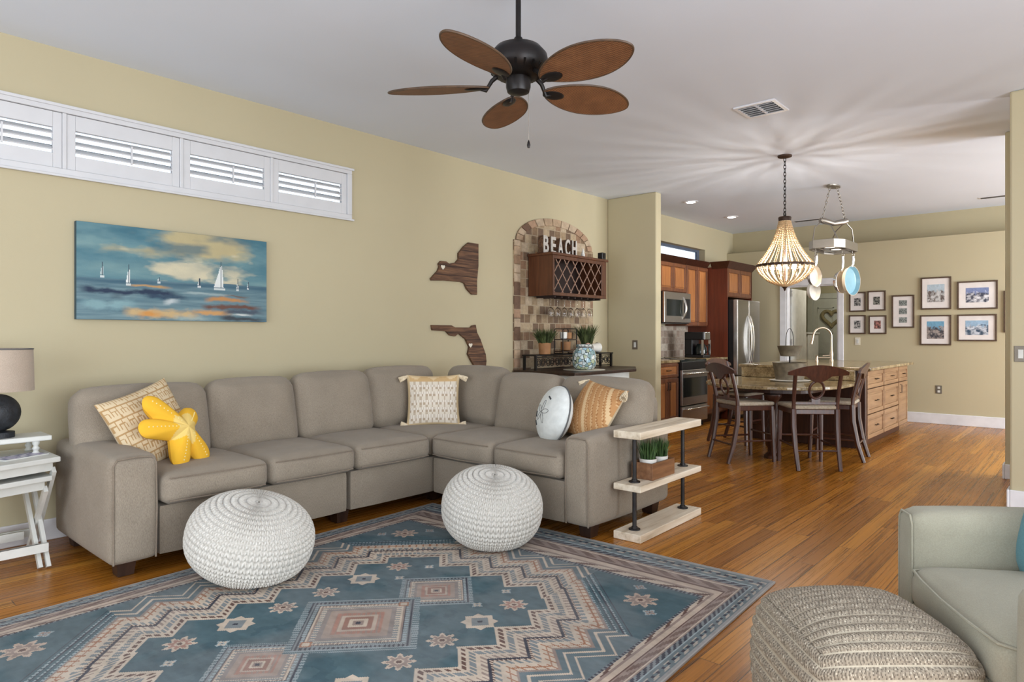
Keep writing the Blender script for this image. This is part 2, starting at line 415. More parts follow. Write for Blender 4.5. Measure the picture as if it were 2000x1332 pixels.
M['terra'] = mat('tan_pot', S(166, 120, 78), .7, S(144, 100, 62))
M['bead'] = mat('wooden_bead', S(206, 178, 138), .6, S(176, 146, 106), 30)
M['bronze'] = mat('chandelier_bronze', S(70, 48, 34), .5, S(52, 34, 24), metal=.4)
M['bulb'] = glow('warm_bulb', (1, .74, .42), 22)
M['can'] = glow('recessed_lamp', (1, .97, .92), 9)
M['racklamp'] = glow('rack_lamp', (1, .9, .74), 3)
M['panblue'] = mat('light_blue_enamel', S(142, 186, 202), .3, S(132, 177, 195))
M['panwhite'] = mat('cream_enamel', S(220, 208, 190), .3)
M['lettering'] = mat('weathered_white_letters', S(204, 200, 194), .6, S(180, 175, 168), 30)
M['galv'] = mat('galvanized_metal', S(126, 116, 98), .5, S(100, 92, 78), 14, metal=.35)
M['mat_board'] = mat('white_mat_board', S(232, 226, 224), .8)
M['frame'] = wood('dark_frame_wood', S(88, 66, 46), S(62, 44, 30), 0, 5, .5)
M['photo'] = mat_col('photo_print', .35, 0, 100)
M['glass'] = glassy('window_glass'); M['wineglass'] = glassy('clear_glass', (1, 1, 1), .03)
M['bronzepull'] = mat('dark_pull', S(46, 34, 28), .45, metal=.6)
M['alum'] = mat('dark_window_bar', S(92, 104, 124), .5)
M['wreath'] = mat('moss_wreath', S(128, 118, 86), .95, S(96, 88, 60), 60, bump=.5)
M['paper'] = mat_col('printed_paper', .5, 0)
M['gray'] = mat('gray_plate', S(120, 112, 100), .4, metal=.4)
M['darkslot'] = mat('vent_slot', S(70, 70, 74), .8)
M['faucet'] = metal('champagne_bronze', (.66, .56, .44), .3)
def jar_mat():
    t = NT('sea_glass_mosaic'); v = t.coord(); vo = t.new('ShaderNodeTexVoronoi'); t.put(vo.inputs['Vector'], v); vo.inputs['Scale'].default_value = 26
    c = t.ramp(vo.outputs['Color'], [(0, S(160, 196, 212)), (.3, S(206, 222, 226)), (.52, S(132, 162, 164)), (.66, S(176, 188, 158)), (.78, S(222, 226, 222))], 'CONSTANT')
    e = t.new('ShaderNodeTexVoronoi', feature='DISTANCE_TO_EDGE'); t.put(e.inputs['Vector'], v); e.inputs['Scale'].default_value = 26
    g = t.math('LESS_THAN', e.outputs[0], .06)
    t.set('Base Color', t.mix(g, c, S(70, 84, 84))); t.set('Roughness', .15); return t.m
M['jar'] = jar_mat()

# ------------------------------------------------------------------ the room
H = 3.05; WY = 4.85; BX = 11.05; UX = 11.3; PX = 7.33
def sbox(name, m, *b, **k):
    q = MB(); bs = b[0] if isinstance(b[0], list) else [b]
    for x in bs: q.box(*x)
    return struct(q.build(name, m, loc=((bs[0][0]+bs[0][1])/2, (bs[0][2]+bs[0][3])/2, bs[0][4]), **k))
sbox('floor', M['floor'], -2.6, 14, -3.4, 5.0, -.1, 0)
sbox('ceiling', M['ceil'], -2.6, 14, -3.4, 5.0, H, H+.1)
# left wall with the shuttered clerestory window and the kitchen window
sbox('wall_left', M['wall'], [(-2.6, 14, WY, WY+.15, 0, 2.29), (-2.6, -.15, WY, WY+.15, 2.29, 2.66), (3.335, 7.5, WY, WY+.15, 2.29, 2.66), (10.2, 14, WY, WY+.15, 2.29, 2.66), (-2.6, 14, WY, WY+.15, 2.66, H)])
sbox('wall_partition', M['wall'], PX, PX+.13, 4.13, WY, 0, H, bevel=.015)
sbox('wall_back', M['wall'], [(BX, BX+.12, -3.4, 3.05, 0, 2.65), (BX, BX+.12, 3.84, WY, 0, 2.65), (BX, BX+.12, 3.05, 3.84, 2.06, 2.65), (BX, UX+.1, -3.4, WY, 2.65, 2.67)])
sbox('wall_back_upper', M['wall'], UX, UX+.1, -3.4, WY, 2.67, H)
sbox('wall_right', M['wall'], [(6.05, 6.2, -3.4, .5, 0, H)], bevel=.015)
sbox('wall_hall', M['wall'], [(7.22, 7.36, -1.6, .63, 0, H)], bevel=.015)
sbox('wall_rear', M['wall'], [(-2.75, -2.6, -3.4, -1.0, 0, H), (-2.75, -2.6, 4.2, 5.0, 0, H), (-2.75, -2.6, -1.0, 4.2, 2.7, H)])
sbox('wall_side', M['wall'], [(-2.6, -1.6, -3.55, -3.4, 0, H), (4.0, 7.4, -3.55, -3.4, 0, H), (10.6, 14, -3.55, -3.4, 0, H), (-1.6, 14, -3.55, -3.4, 2.7, H)])
# laundry room behind the doorway
sbox('wall_laundry', M['laundry'], [(13.6, 13.7, 2.0, WY, 0, 2.6), (BX+.12, 13.6, 2.0, 2.1, 0, 2.6), (BX+.12, 13.6, 4.42, 4.5, 0, 2.6), (BX+.12, 13.7, 2.0, 4.5, 2.6, 2.65)])
bb = .13
sbox('baseboard_left', M['trim'], [(-2.6, PX, WY-.016, WY, 0, bb), (PX+.13, 7.5, WY-.016, WY, 0, bb)], bevel=.006)
sbox('baseboard_back', M['trim'], BX-.018, BX, -3.4, 2.96, 0, .15, bevel=.006)
sbox('baseboard_right', M['trim'], [(6.032, 6.05, -3.4, .5, 0, bb), (6.032, 6.2, .5, .518, 0, bb)], bevel=.006)
sbox('baseboard_hall', M['trim'], [(7.202, 7.22, -1.6, .63, 0, bb), (7.202, 7.36, .63, .648, 0, bb)], bevel=.006)
# doorway casing
q = MB(); cw = .1
q.box(BX-.02, BX, 3.84, 3.84+cw, 0, 2.16).box(BX-.02, BX, 3.05-cw+.02, 3.05, 0, 2.16).box(BX-.02, BX, 3.05, 3.84, 2.06, 2.16)
q.box(BX, BX+.12, 3.82, 3.84, 0, 2.06).box(BX, BX+.12, 3.05, 3.07, 0, 2.06).box(BX, BX+.12, 3.07, 3.82, 2.04, 2.06)
struct(q.build('trim_1', M['trim'], loc=(BX, 3.45, 0), bevel=.006))
d1 = bpy.data.objects.new('door_1', None); COL.objects.link(d1); d1.location = (BX+.13, 3.8, 0); struct(d1); WM[d1.name] = Matrix.Translation(d1.location)
MB().box(BX+.14, BX+.86, 3.80, 3.84, .01, 2.03).build('door_leaf', M['white'], d1, world=True, bevel=.004)
q = MB()
for i in range(3): q.cyl((BX+.135, 3.795, .3+i*.8), (BX+.135, 3.795, .4+i*.8), .008, n=8)
q.build('hinge', M['steel'], d1, world=True)
d2 = bpy.data.objects.new('door_2', None); COL.objects.link(d2); d2.location = (13.6, 3.8, 0); struct(d2); WM[d2.name] = Matrix.Translation(d2.location)
q = MB().box(13.55, 13.59, 3.36, 4.2, .01, 1.97); q.build('door_leaf', M['doorpaint'], d2, world=True, bevel=.004)
q = MB()
for y0, y1 in ((3.45, 3.74), (3.82, 4.11)):
    for z0, z1 in ((.2, .75), (.9, 1.8)):
        q.box(13.54, 13.552, y0, y1, z0, z0+.02).box(13.54, 13.552, y0, y1, z1-.02, z1).box(13.54, 13.552, y0, y0+.02, z0, z1).box(13.54, 13.552, y1-.02, y1, z0, z1)
q.build('panel_molding', M['doorpaint'], d2, world=True)
q = MB().box(13.53, 13.6, 4.2, 4.3, 0, 2.07).box(13.53, 13.6, 3.26, 3.36, 0, 2.07).box(13.53, 13.6, 3.36, 4.2, 1.97, 2.07)
q.build('casing', M['doorpaint'], d2, world=True, bevel=.005)
MB().sphere((13.51, 3.45, .95), .03).build('knob', M['steel'], d2, world=True, smooth=True)
# shuttered window
w1 = bpy.data.objects.new('window_1', None); COL.objects.link(w1); w1.location = (1.6, WY, 2.25); struct(w1); WM[w1.name] = Matrix.Translation(w1.location)
z0, z1 = 2.25, 2.695; xs = [-.16, .53, 1.225, 1.93, 2.61, 3.30]
q = MB(); y0, y1 = WY-.022, WY
q.box(-.22, 3.345, y0, y1, z1-.045, z1).box(-.22, 3.345, y0, y1, z0, z0+.05).box(-.22, -.16, y0, y1, z0+.05, z1-.045).box(3.30, 3.345, y0, y1, z0+.05, z1-.045)
for x in xs[1:-1]: q.box(x-.012, x+.012, WY-.015, WY+.03, z0+.05, z1-.045)
q.box(-.22, 3.36, WY-.034, WY-.02, z1-.016, z1+.004).box(-.22, 3.36, WY-.034, WY-.02, z0-.004, z0+.012)
q.build('window_frame', M['shut'], w1, world=True, bevel=.004)
for i in range(5):
    a, b = xs[i]+.013, xs[i+1]-.013
    if i == 4: b = 3.298
    q = MB(); st = .048
    q.box(a, a+st, WY-.008, WY+.025, z0+.052, z1-.047).box(b-st, b, WY-.008, WY+.025, z0+.052, z1-.047)
    q.box(a+st, b-st, WY-.008, WY+.025, 2.552, z1-.047).box(a+st, b-st, WY-.008, WY+.025, z0+.052, 2.392)
    p = q.build('shutter_panel', M['shut'], w1, world=True, bevel=.003)
    q = MB()
    for zz in (2.428, 2.477, 2.526):
        q.at((0, WY+.018, zz), (math.radians(33), 0, 0)).box(a+st, b-st, -.027, .027, -.004, .004)
    q.M = Matrix()
    q.build('louver', M['shut'], p, world=True)
    m = (a+b)/2
    MB().box(m+.03-.005, m+.03+.005, WY-.02, WY-.008, 2.40, 2.52).build('tilt_bar', M['shut'], p, world=True)
q = MB().box(-.15, 3.335, WY+.12, WY+.128, 2.29, 2.66); q.build('pane', M['glass'], w1, world=True)
MB().box(-.15, 3.335, WY+.128, WY+.15, 2.456, 2.470).build('sash_bar', M['alum'], w1, world=True)
# kitchen window
w2 = bpy.data.objects.new('window_2', None); COL.objects.link(w2); w2.location = (8.8, WY+.1, 2.29); struct(w2); WM[w2.name] = Matrix.Translation(w2.location)
q = MB().box(7.5, 10.2, WY+.10, WY+.14, 2.29, 2.33).box(7.5, 10.2, WY+.10, WY+.14, 2.62, 2.66).box(10.12, 10.2, WY+.10, WY+.14, 2.33, 2.62).box(7.5, 7.54, WY+.10, WY+.14, 2.33, 2.62)
q.build('window_frame', M['alum'], w2, world=True)
MB().box(7.54, 10.12, WY+.115, WY+.12, 2.33, 2.62).build('pane', M['glass'], w2, world=True)

# ------------------------------------------------------------------ sectional sofa
so = thing('sectional_sofa', 'beige chenille L-shaped sectional sofa with loose back cushions against the yellow wall', 'sofa', (3.2, 4.3, 0))
F = M['sofa']
for b in ((1.37, 2.545, 3.725, 4.72), (2.565, 4.28, 3.725, 4.72), (3.275, 4.28, 2.48, 3.71)):
    q = MB(); sx, sy = b[1]-b[0], b[3]-b[2]
    q.cushion(((b[0]+b[1])/2, (b[2]+b[3])/2, .225), (sx, sy, .27), .02, n=7); q.build('base', F, so, smooth=True, world=True)
def arm(x0, x1, y0, y1, nm='arm'):
    q = MB(); q.cushion(((x0+x1)/2, (y0+y1)/2, .365), (x1-x0, y1-y0, .55), .04, (.012, .012, .02), 13)
    a = q.build(nm, F, so, smooth=True, world=True); return a
a1 = arm(1.13, 1.365, 3.70, 4.68); a2 = arm(3.27, 4.28, 2.30, 2.49)
def pipe(parent, pts, r=.005, closed=False):
    q = MB(); q.tube(pts, r, 6, closed=closed); return q.build('piping', M['sofa_pipe'], parent, smooth=True, world=True)
pipe(a1, [(1.347, 3.703, .10), (1.35, 3.698, .36), (1.347, 3.702, .60), (1.33, 3.706, .627), (1.25, 3.704, .634), (1.165, 3.706, .627), (1.147, 3.702, .60), (1.144, 3.698, .36), (1.147, 3.703, .10)])
pipe(a2, [(3.273, 2.468, .10), (3.268, 2.47, .36), (3.272, 2.467, .60), (3.276, 2.45, .627), (3.274, 2.385, .634), (3.276, 2.32, .627), (3.272, 2.303, .60), (3.268, 2.30, .36), (3.273, 2.303, .1)])
q = MB(); q.cushion((2.76, 4.715, .47), (3.0, .13, .72), .05, n=9); q.build('back_frame', F, so, smooth=True, world=True)
q = MB(); q.cushion((4.215, 3.56, .47), (.13, 2.36, .72), .05, n=9); q.build('back_frame', F, so, smooth=True, world=True)
# seat cushions
for x0, x1 in ((1.37, 1.965), (1.972, 2.575), (2.582, 3.225)):
    q = MB(); q.cushion(((x0+x1)/2, 4.02, .445), (x1-x0, .72, .165), .05, (.006, .02, .022), 11); c = q.build('seat_cushion', F, so, smooth=True, world=True)
    pipe(c, [(x0+.03, 3.662, .505), ((x0+x1)/2, 3.645, .507), (x1-.03, 3.662, .505)], .004); pipe(c, [(x0+.03, 3.662, .385), ((x0+x1)/2, 3.645, .383), (x1-.03, 3.662, .385)], .004)
for y0, y1 in ((2.49, 3.075), (3.082, 3.70)):
    q = MB(); q.cushion((3.60, (y0+y1)/2, .445), (.72, y1-y0, .165), .05, (.02, .006, .022), 11); c = q.build('seat_cushion', F, so, smooth=True, world=True)
    pipe(c, [(3.242, y0+.03, .505), (3.225, (y0+y1)/2, .507), (3.242, y1-.03, .505)], .004); pipe(c, [(3.242, y0+.03, .385), (3.225, (y0+y1)/2, .383), (3.242, y1-.03, .385)], .004)
q = MB(); q.cushion((3.62, 4.05, .44), (.76, .69, .165), .05, (.004, .004, .015), 9); q.build('seat_cushion', F, so, smooth=True, world=True)
# back cushions, leaning
def backc(c, w, rz, h=.50, t=.21, tilt=12):
    q = MB().at(c, (0, 0, 0)); q.M = Matrix.Translation(c) @ Matrix.Rotation(rz, 4, 'Z') @ Matrix.Rotation(math.radians(-tilt), 4, 'X')
    q.cushion((0, 0, 0), (w, t, h), .085, (.01, .045, .018), 11)
    o = q.build('back_cushion', F, so, smooth=True, world=True)
    q = MB(); q.M = Matrix.Translation(c) @ Matrix.Rotation(rz, 4, 'Z') @ Matrix.Rotation(math.radians(-tilt), 4, 'X')
    hw, hh, y = w/2-.004, h/2-.004, -t/2+.075; pts = []
    for k in range(32):
        a = 2*PI*k/32; ca, sa = math.cos(a), math.sin(a); e = .28
        pts.append((math.copysign(abs(ca)**e, ca)*hw, y, math.copysign(abs(sa)**e, sa)*hh))
    q.tube(pts, .0045, 6, closed=True); q.build('piping', M['sofa_pipe'], o, smooth=True, world=True)
for x0, x1, z_ in ((1.15, 1.905, .70), (1.915, 2.53, .708), (2.54, 3.19, .725)): backc(((x0+x1)/2, 4.40, z_), x1-x0, 0)
backc((3.56, 4.44, .745), .72, 0, .49, .18)
backc((4.03, 4.0, .745), .70, -PI/2, .49, .18)
for y0, y1 in ((3.035, 3.645), (2.29, 3.025)): backc((3.97, (y0+y1)/2, .702), y1-y0, -PI/2)
for x, y in ((1.24, 3.85), (1.24, 4.6), (2.56, 3.85), (3.40, 3.85), (3.42, 2.40), (4.17, 2.40), (4.17, 4.6), (3.42, 3.1)):
    q = MB().add([(x-.05, y-.05, .1), (x+.05, y-.05, .1), (x+.05, y+.05, .1), (x-.05, y+.05, .1), (x-.038, y-.038, .002), (x+.038, y-.038, .002), (x+.038, y+.038, .002), (x-.038, y+.038, .002)],
                 [(0, 1, 2, 3), (4, 5, 6, 7), (0, 1, 5, 4), (1, 2, 6, 5), (2, 3, 7, 6), (3, 0, 4, 7)])
    q.build('leg', M['dwood'], so, world=True)

# ------------------------------------------------------------------ throw pillows
def pil_fn(w, h, t, side, pinch=.07, pw=.5):
    def fn(a, b):
        i, j = 2*a-1, 2*b-1
        x = w/2*i*(1-pinch*(1-j*j)*abs(i)); z = h/2*j*(1-pinch*(1-i*i)*abs(j))
        th = t/2*(max(0, (1-i*i)*(1-j*j)))**pw
        return (x, side*th, z)
    return fn
def pillow(name, label, w, h, t, M4, colf=None, m=None, n=44):
    o = thing(name, label, 'throw pillow', tuple(M4.to_translation())); WMo = WM[o.name]
    o.rotation_euler = M4.to_euler(); WM[o.name] = M4.copy()
    q = MB(); q.grid(pil_fn(w, h, t, -1), n, n, col=colf); q.grid(pil_fn(w, h, t, 1), n, n, col=(lambda a, b: S(206, 188, 158)) if colf else None)
    q.build('cover', m or M['pillowcol'], o, smooth=True)
    return o
def frameM(c, ny, roll=0, up=(0, 0, 1)):
    # local -Y faces along ny (towards the viewer), local Z as close to up as possible, then rolled
    y = -Vector(ny).normalized(); z = Vector(up); z = (z-y*z.dot(y)).normalized(); x = y.cross(z)
    R = Matrix((x, y, z)).transposed().to_4x4()
    return Matrix.Translation(c) @ R @ Matrix.Rotation(roll, 4, 'Y')
def mud(a, b):
    u, v = a*14, b*17; base = S(204, 184, 148)
    row = int(v); k = int(u*2+row)
    fu, fv = (u*2) % 1, v % 1
    if row % 3 == 0: on = fv < .3 or ((k % 4 == 0) and fu < .4)
    elif row % 3 == 1: on = fu < .35
    else: on = (fv < .3 and k % 3) or (fu < .3 and k % 2 == 0)
    return S(226, 212, 184) if on else base
def mud2(a, b):
    c = mud(a, b); return S(172, 140, 98) if c == S(226, 212, 184) else S(208, 190, 158)
pillow('throw_pillow', 'cream and tan maze-patterned pillow behind the yellow starfish', .46, .46, .17, frameM((1.475, 4.135, .735), (.20, -.92, .38), math.radians(-17)), mud2, n=100)
# tufted cream pillow in the sofa corner
def tuft(a, b):
    if a < .05 or a > .95 or b < .04: return S(206, 184, 146)
    if b > .86:
        return S(198, 166, 120) if abs(((a*3) % 1)-.5)*.26+.87 > b-.02 and b < .97 else S(214, 190, 150)
    r = b*20; k = int(a*26)
    if int(r) % 3 == 0: return S(226, 218, 206) if (int(a*40) % 2) else S(204, 192, 176)
    if int(r) % 3 == 1: return S(188, 172, 152) if k % 3 == 0 else S(218, 208, 192)
    return S(222, 212, 198) if (k+int(r)) % 2 else S(178, 160, 138)
def tassel(parent, c, d, L=.07, r=.017):
    q = MB(); c = Vector(c); d = Vector(d).normalized()
    q.sphere(c, r*.75, 10, 6)
    for k in range(12):
        a = 2*PI*k/12; o = d.orthogonal().normalized(); w = d.cross(o); s = (o*math.cos(a)+w*math.sin(a))
        q.tube([c+s*r*.3, c+d*L*.4+s*r*.8, c+d*L+s*r*1.15], [.006, .006, .004], 5)
    q.build('tassel', M['rope'], parent, smooth=True)
tp = pillow('throw_pillow', 'cream tufted pillow with corner tassels standing in the sofa corner', .44, .43, .16, frameM((3.63, 4.1, .725), (-.62, -.72, .22), 0), tuft)
tassel(tp, (-.215, 0, .20), (-1, 0, -.45)); tassel(tp, (.215, 0, .20), (1, 0, -.45)); tassel(tp, (-.215, 0, -.20), (-1, .1, .2), .05); tassel(tp, (.215, 0, -.20), (1, .1, .1), .05)
def orange(a, b):
    d = a+b*.5; k = (d*9) % 1
    n = math.sin(a*40)*.08
    if .18 < d % .5 < .24: return S(214, 184, 142)
    if k+n < .2: return S(202, 166, 122)
    if k+n < .32: return S(162, 114, 72)
    return S(184, 138, 92)
op = pillow('throw_pillow', 'burnt orange striped pillow with white tassels leaning by the right arm', .44, .43, .16, frameM((3.79, 2.625, .735), (-.80, .18, .50), math.radians(9)), orange)
for sx, sz in ((1, 1), (-1, 1)): tassel(op, (.203*sx, 0, .198*sz), (sx*.4, -.3, -.6), .075, .02)
# yellow starfish
MS = frameM((1.565, 3.955, .715), (.28, -.86, .34), math.radians(7))
st = thing('starfish_pillow', 'bright yellow starfish-shaped plush pillow on the left sofa seat', 'throw pillow', tuple(MS.to_translation())); st.rotation_euler = MS.to_euler(); WM[st.name] = MS.copy()
angs = [math.radians(a) for a in (136, 177, 262, 309, 48)]; lens = (.27, .25, .225, .245, .165)
def starR(t):
    r = .094
    for a, L in zip(angs, lens):
        d = (t-a+PI) % (2*PI)-PI
        w = .069; x = abs(d)
        if x < PI/2:
            # capsule-like arm outline
            lo, hi = 0, L
            for _ in range(14):
                m = (lo+hi)/2; yy = m*math.sin(x); xx = m*math.cos(x)
                wid = w*(1-.28*xx/L); cap = L-.05
                ok = yy < (wid if xx < cap else wid*math.sqrt(max(0, 1-((xx-cap)/.05)**2)))
                lo, hi = (m, hi) if ok else (lo, m)
            r = max(r, lo)
    return r
SR = [starR(2*PI*k/160) for k in range(160)]
def star_fn(side):
    def fn(a, b):
        k = int(round(a*160)) % 160; t = 2*PI*k/160; R = SR[k]; p = R*b
        th = .066*math.sqrt(max(0, 1-b**2.6))*(.75+.5*(1-b))
        return (p*math.cos(t), -side*th, p*math.sin(t))
    return fn
stc = lambda a, b: S(226, 196, 116) if SR[int(a*160) % 160]*b < .075+.02*math.cos(5*2*PI*a) else S(230, 178, 52)
q = MB(); q.grid(star_fn(1), 160, 24, cu=True, col=stc); q.grid(star_fn(-1), 160, 14, cu=True, col=lambda a, b: S(230, 178, 52)); q.build('body', M['pillowcol'], st, smooth=True)
q = MB()
for a, L in zip(angs, lens):
    for k in range(9):
        p = .05+(L-.09)*k/8; b = p/(L); th = .062*math.sqrt(max(0, 1-b**2.6))*(.75+.5*(1-b))+.002
        q.sphere((p*math.cos(a), -th, p*math.sin(a)), .0045, 6, 4)
q.build('stitching', M['stitch'], st)
# sand dollar
MD = frameM((3.655, 2.86, .705), (-.80, .42, .25), math.radians(8))
sd = thing('sand_dollar_pillow', 'round white sand dollar pillow with dark slots on the right seat', 'throw pillow', tuple(MD.to_translation())); sd.rotation_euler = MD.to_euler(); WM[sd.name] = MD.copy()
q = MB(); q.sphere((0, 0, 0), 1, 40, 20, (.20, .10, .205)); q.build('body', M['sandd'], sd, smooth=True)
q = MB(); q.tube([(.2015*math.cos(2*PI*k/48), .015, .2065*math.sin(2*PI*k/48)) for k in range(48)], .0055, 6, closed=True); q.build('edge_cord', M['graycord'], sd, smooth=True)
q = MB()
def sdY(x, z): return -.10*math.sqrt(max(0, 1-(x/.2)**2-(z/.205)**2))
for a, r in ((74, .115), (203, .095), (236, .115)):
    t = math.radians(a); x, z = r*math.cos(t), r*math.sin(t); dx, dz = -math.sin(t)*.02, math.cos(t)*.02
    q.tube([(x-dx, sdY(x-dx, z-dz)-.001, z-dz), (x+dx, sdY(x+dx, z+dz)-.001, z+dz)], .006, 6)
q.build('slot', mat('dark_slot_cloth', S(60, 62, 64), .9), sd, smooth=True)
q = MB()
for k in range(5):
    t = math.radians(90+72*k)
    pts = []
    for s in range(17):
        u = s/16*2*PI; lx = .045+.04*math.cos(u); ly = .015*math.sin(u)
        x = lx*math.cos(t)-ly*math.sin(t); z = lx*math.sin(t)+ly*math.cos(t); pts.append((x, sdY(x, z)-.0005, z))
    q.tube(pts, .0016, 5)
q.build('petal_stitching', M['graycord'], sd)

# ------------------------------------------------------------------ knitted poufs
def knit_pouf(name, label, loc, a, c, tilt):
    o = thing(name, label, 'pouf', loc, 0, 'white knitted poufs')
    NC, NR = 66, 26
    def fn(u, v):
        th = u*2*PI; ph = -PI/2+PI*(.003+.994*v)
        cx = (u*NC) % 1-.5; rr = v*NR
        y = rr+abs(cx)*1.0
        hgt = abs(math.sin(PI*y))**.6*(1-.55*(max(0, 1-abs(cx)*9)))*(1-.6*max(0, 1-(.5-abs(cx))*8))
        d = .017*hgt*min(1, math.cos(ph)*2.2)
        ex = .86
        cp = math.copysign(abs(math.cos(ph))**ex, math.cos(ph)); sp = math.copysign(abs(math.sin(ph))**ex, math.sin(ph))
        p = Vector(((a-.012+d)*cp*math.cos(th), (a-.012+d)*cp*math.sin(th), (c-.012+d)*sp))
        return tuple(p)
    q = MB(); q.M = Matrix.Translation((0, 0, c*.985)) @ Matrix.Rotation(tilt[1], 4, 'Z') @ Matrix.Rotation(tilt[0], 4, 'X')
    q.grid(fn, NC*8, NR*5+1, cu=True)
    q.v = [(x, y, max(.012, z)) for x, y, z in q.v]
    q.build('knitted_cover', M['knit'], o, smooth=True, angle=180)
    q = MB().at((0, 0, c*.985)); q.sphere((0, 0, 0), 1, 24, 12, (a-.022, a-.022, c-.022)); q.v = [(x, y, max(.016, z)) for x, y, z in q.v]
    q.build('filling', M['knit'], o, smooth=True)
    return o
knit_pouf('knitted_pouf', 'white knitted pouf in front of the left sofa seats, the left of two', (1.66, 3.29, .012), .315, .206, (math.radians(16), .3))
knit_pouf('knitted_pouf', 'white knitted pouf at the sofa corner beside the right seats', (2.885, 2.73, .012), .30, .222, (math.radians(14), -.5))

# ------------------------------------------------------------------ rug
def rug_colors(nx, ny, L, Wd):
    a = ((np.arange(nx)+.5)/nx-.5)*L; b = ((np.arange(ny)+.5)/ny-.5)*Wd
    A, B = np.meshgrid(a, b); aa, ab = np.abs(A), np.abs(B)
    blue = np.array(S(80, 102, 110)); dblue = np.array(S(64, 86, 96)); cream = np.array(S(196, 182, 166)); brown = np.array(S(104, 82, 76)); gblue = np.array(S(126, 133, 136)); lblue = np.array(S(152, 166, 170)); pink = np.array(S(164, 128, 116)); taupe = np.array(S(150, 134, 126)); dark = np.array(S(66, 68, 78)); rust = np.array(S(160, 116, 92))
    C = np.zeros((ny, nx, 3)); C[:] = blue
    def put(m, c): C[m] = c
    n = fbm(A*5, B*5, 3); C[n > .55] = dblue*.5+blue*.5
    P = .2285
    def tri(x, ph=0): q = np.abs(((x+ph)/P) % 1-.5)*2; return q*P/2   # 0..P/2
    s1 = (ab-(.485+tri(A, .0)))/1.4142; s2 = (aa-(.715+tri(B, P/2)))/1.4142; s3 = (aa+ab-1.19)/1.4142
    s = np.maximum(np.maximum(s1, s2), s3)
    along = np.where(s3 >= np.maximum(s1, s2)-1e-6, (A*np.sign(B)-B*np.sign(A))*.7071, np.where(s1 > s2, A*1.4142, B*1.4142))
    # stepped bands round the field
    def dash(per, on): return (along/per) % 1 < on
    bands = [(0, .014, cream, None), (.014, .033, cream, ('d', .036, .62, brown)), (.033, .046, cream, None), (.046, .072, cream, ('d', .024, .72, gblue)), (.072, .086, cream, None),
             (.086, .112, cream, ('d', .03, .4, taupe)), (.112, .124, dark, None), (.124, .134, cream, ('d', .018, .5, brown)), (.134, .160, cream, ('d', .034, .6, gblue)), (.160, .176, cream, None),
             (.176, .190, cream, ('d', .04, .25, rust)), (.190, .196, rust, None), (.196, .214, cream, ('d', .04, .25, rust)), (.214, .226, taupe, None)]
    for p0, p1, c, d in bands:
        m = (s > p0) & (s <= p1); put(m, c)
        if d: put(m & dash(d[1], d[2]), d[3])
    m = s > .226; put(m, gblue*.55+blue*.45)
    m = (s > .226) & (s < .31) & (s3 >= np.maximum(s1, s2))
    put(m, blue); put(m & (((s-.226)/.028) % 1 < .35) & dash(.02, .6), lblue); put(m & (((s-.226)/.028) % 1 > .8), dark)
    m = (s > .31); put(m, blue*.92+dblue*.08)
    # small triangles outside the zigzag
    m = (s > .226) & (s3 < np.maximum(s1, s2)); put(m, gblue*.4+blue*.6); put(m & (s > .25) & (s < .262), cream); put(m & (s > .29) & (s < .30), cream)
    # medallions
    def diamond(ca, cb, r, steps):
        d = np.abs(A-ca)+np.abs(B-cb); e = (A-ca)-(B-cb); al = np.where(np.abs(A-ca) > 0, e, e)
        for r0, c, dd in steps:
            m = d < r*r0; put(m, c)
            if dd: put(m & (((A+B if dd[2] else A-B)/dd[0]) % 1 < dd[1]), dd[3])
    big = [(1.0, lblue*.6+gblue*.4, (.03, .35, 1, blue)), (.9, gblue, (.026, .5, 0, dark)), (.82, lblue, (.03, .5, 1, gblue)), (.76, dark, None), (.74, cream, (.022, .5, 0, taupe)), (.68, gblue, (.03, .5, 1, cream)), (.60, taupe*.6+gblue*.4, None), (.52, taupe*.8+cream*.2, None), (.40, pink, (.03, .25, 0, taupe)), (.30, cream*.6+taupe*.4, None), (.24, pink*.8, None), (.15, cream, None), (.09, taupe, None), (.045, dark, None)]
    for ca, r in ((-.47, .25), (.47, .25), (0, .37)): diamond(ca, 0, r, big)
    for ca in (-.262, .262):
        diamond(ca, 0, .035, [(1, rust, None), (.55, cream, None)])
    def flower(ca, cb, r, k, c1, c2):
        x, y = A-ca, B-cb; rr = np.hypot(x, y); t = np.arctan2(y, x)
        w = r*(.8+.2*np.cos(k*t)); put(rr < w, c1); put(rr < w*.72, c2); put(rr < r*.3, c1); put(rr < r*.16, brown)
    def star(ca, cb, r, c1, c2):
        x, y = np.abs(A-ca), np.abs(B-cb)
        w = np.minimum(np.maximum(x, y)*1.45, (x+y)*1.0); w2 = x+y; put(w < r, c1); put(w2 < r*.62, c2); put(w2 < r*.15, dark)
    for sb in (-1, 1):
        for i, ca in enumerate((-.58, -.345, -.115, .115, .345, .58)):
            cb = .40*sb
            if i in (1, 4): star(ca, cb, .085, cream, gblue)
            else: flower(ca, cb, .068, 8, cream*.9+pink*.1, pink if i in (0, 5) else taupe)
        for ca in (-.68, -.47, .47, .68): flower(ca, .27*sb, .03, 4, lblue, cream)
        for sa in (-1, 1):
            flower(1.0*sa, .83*sb, .085, 8, cream*.7+pink*.3, taupe); flower(1.14*sa, .75*sb, .035, 4, lblue, taupe); flower(.90*sa, .93*sb, .035, 4, lblue, taupe)
    # borders
    tb = (ab-1.03)/(1.24-1.03); ta = (aa-1.21)/(1.64-1.21); t = np.maximum(ta, tb); endb = ta > tb; q = np.where(endb, B, A)
    m = t > 0
    put(m, cream)
    def bd(t0, t1, c, per=None, on=.5, c2=None, slant=0):
        mm = (t > t0) & (t <= t1); put(mm, c)
        if per: put(mm & (((q+slant*(t-t0))/per) % 1 < on), c2)
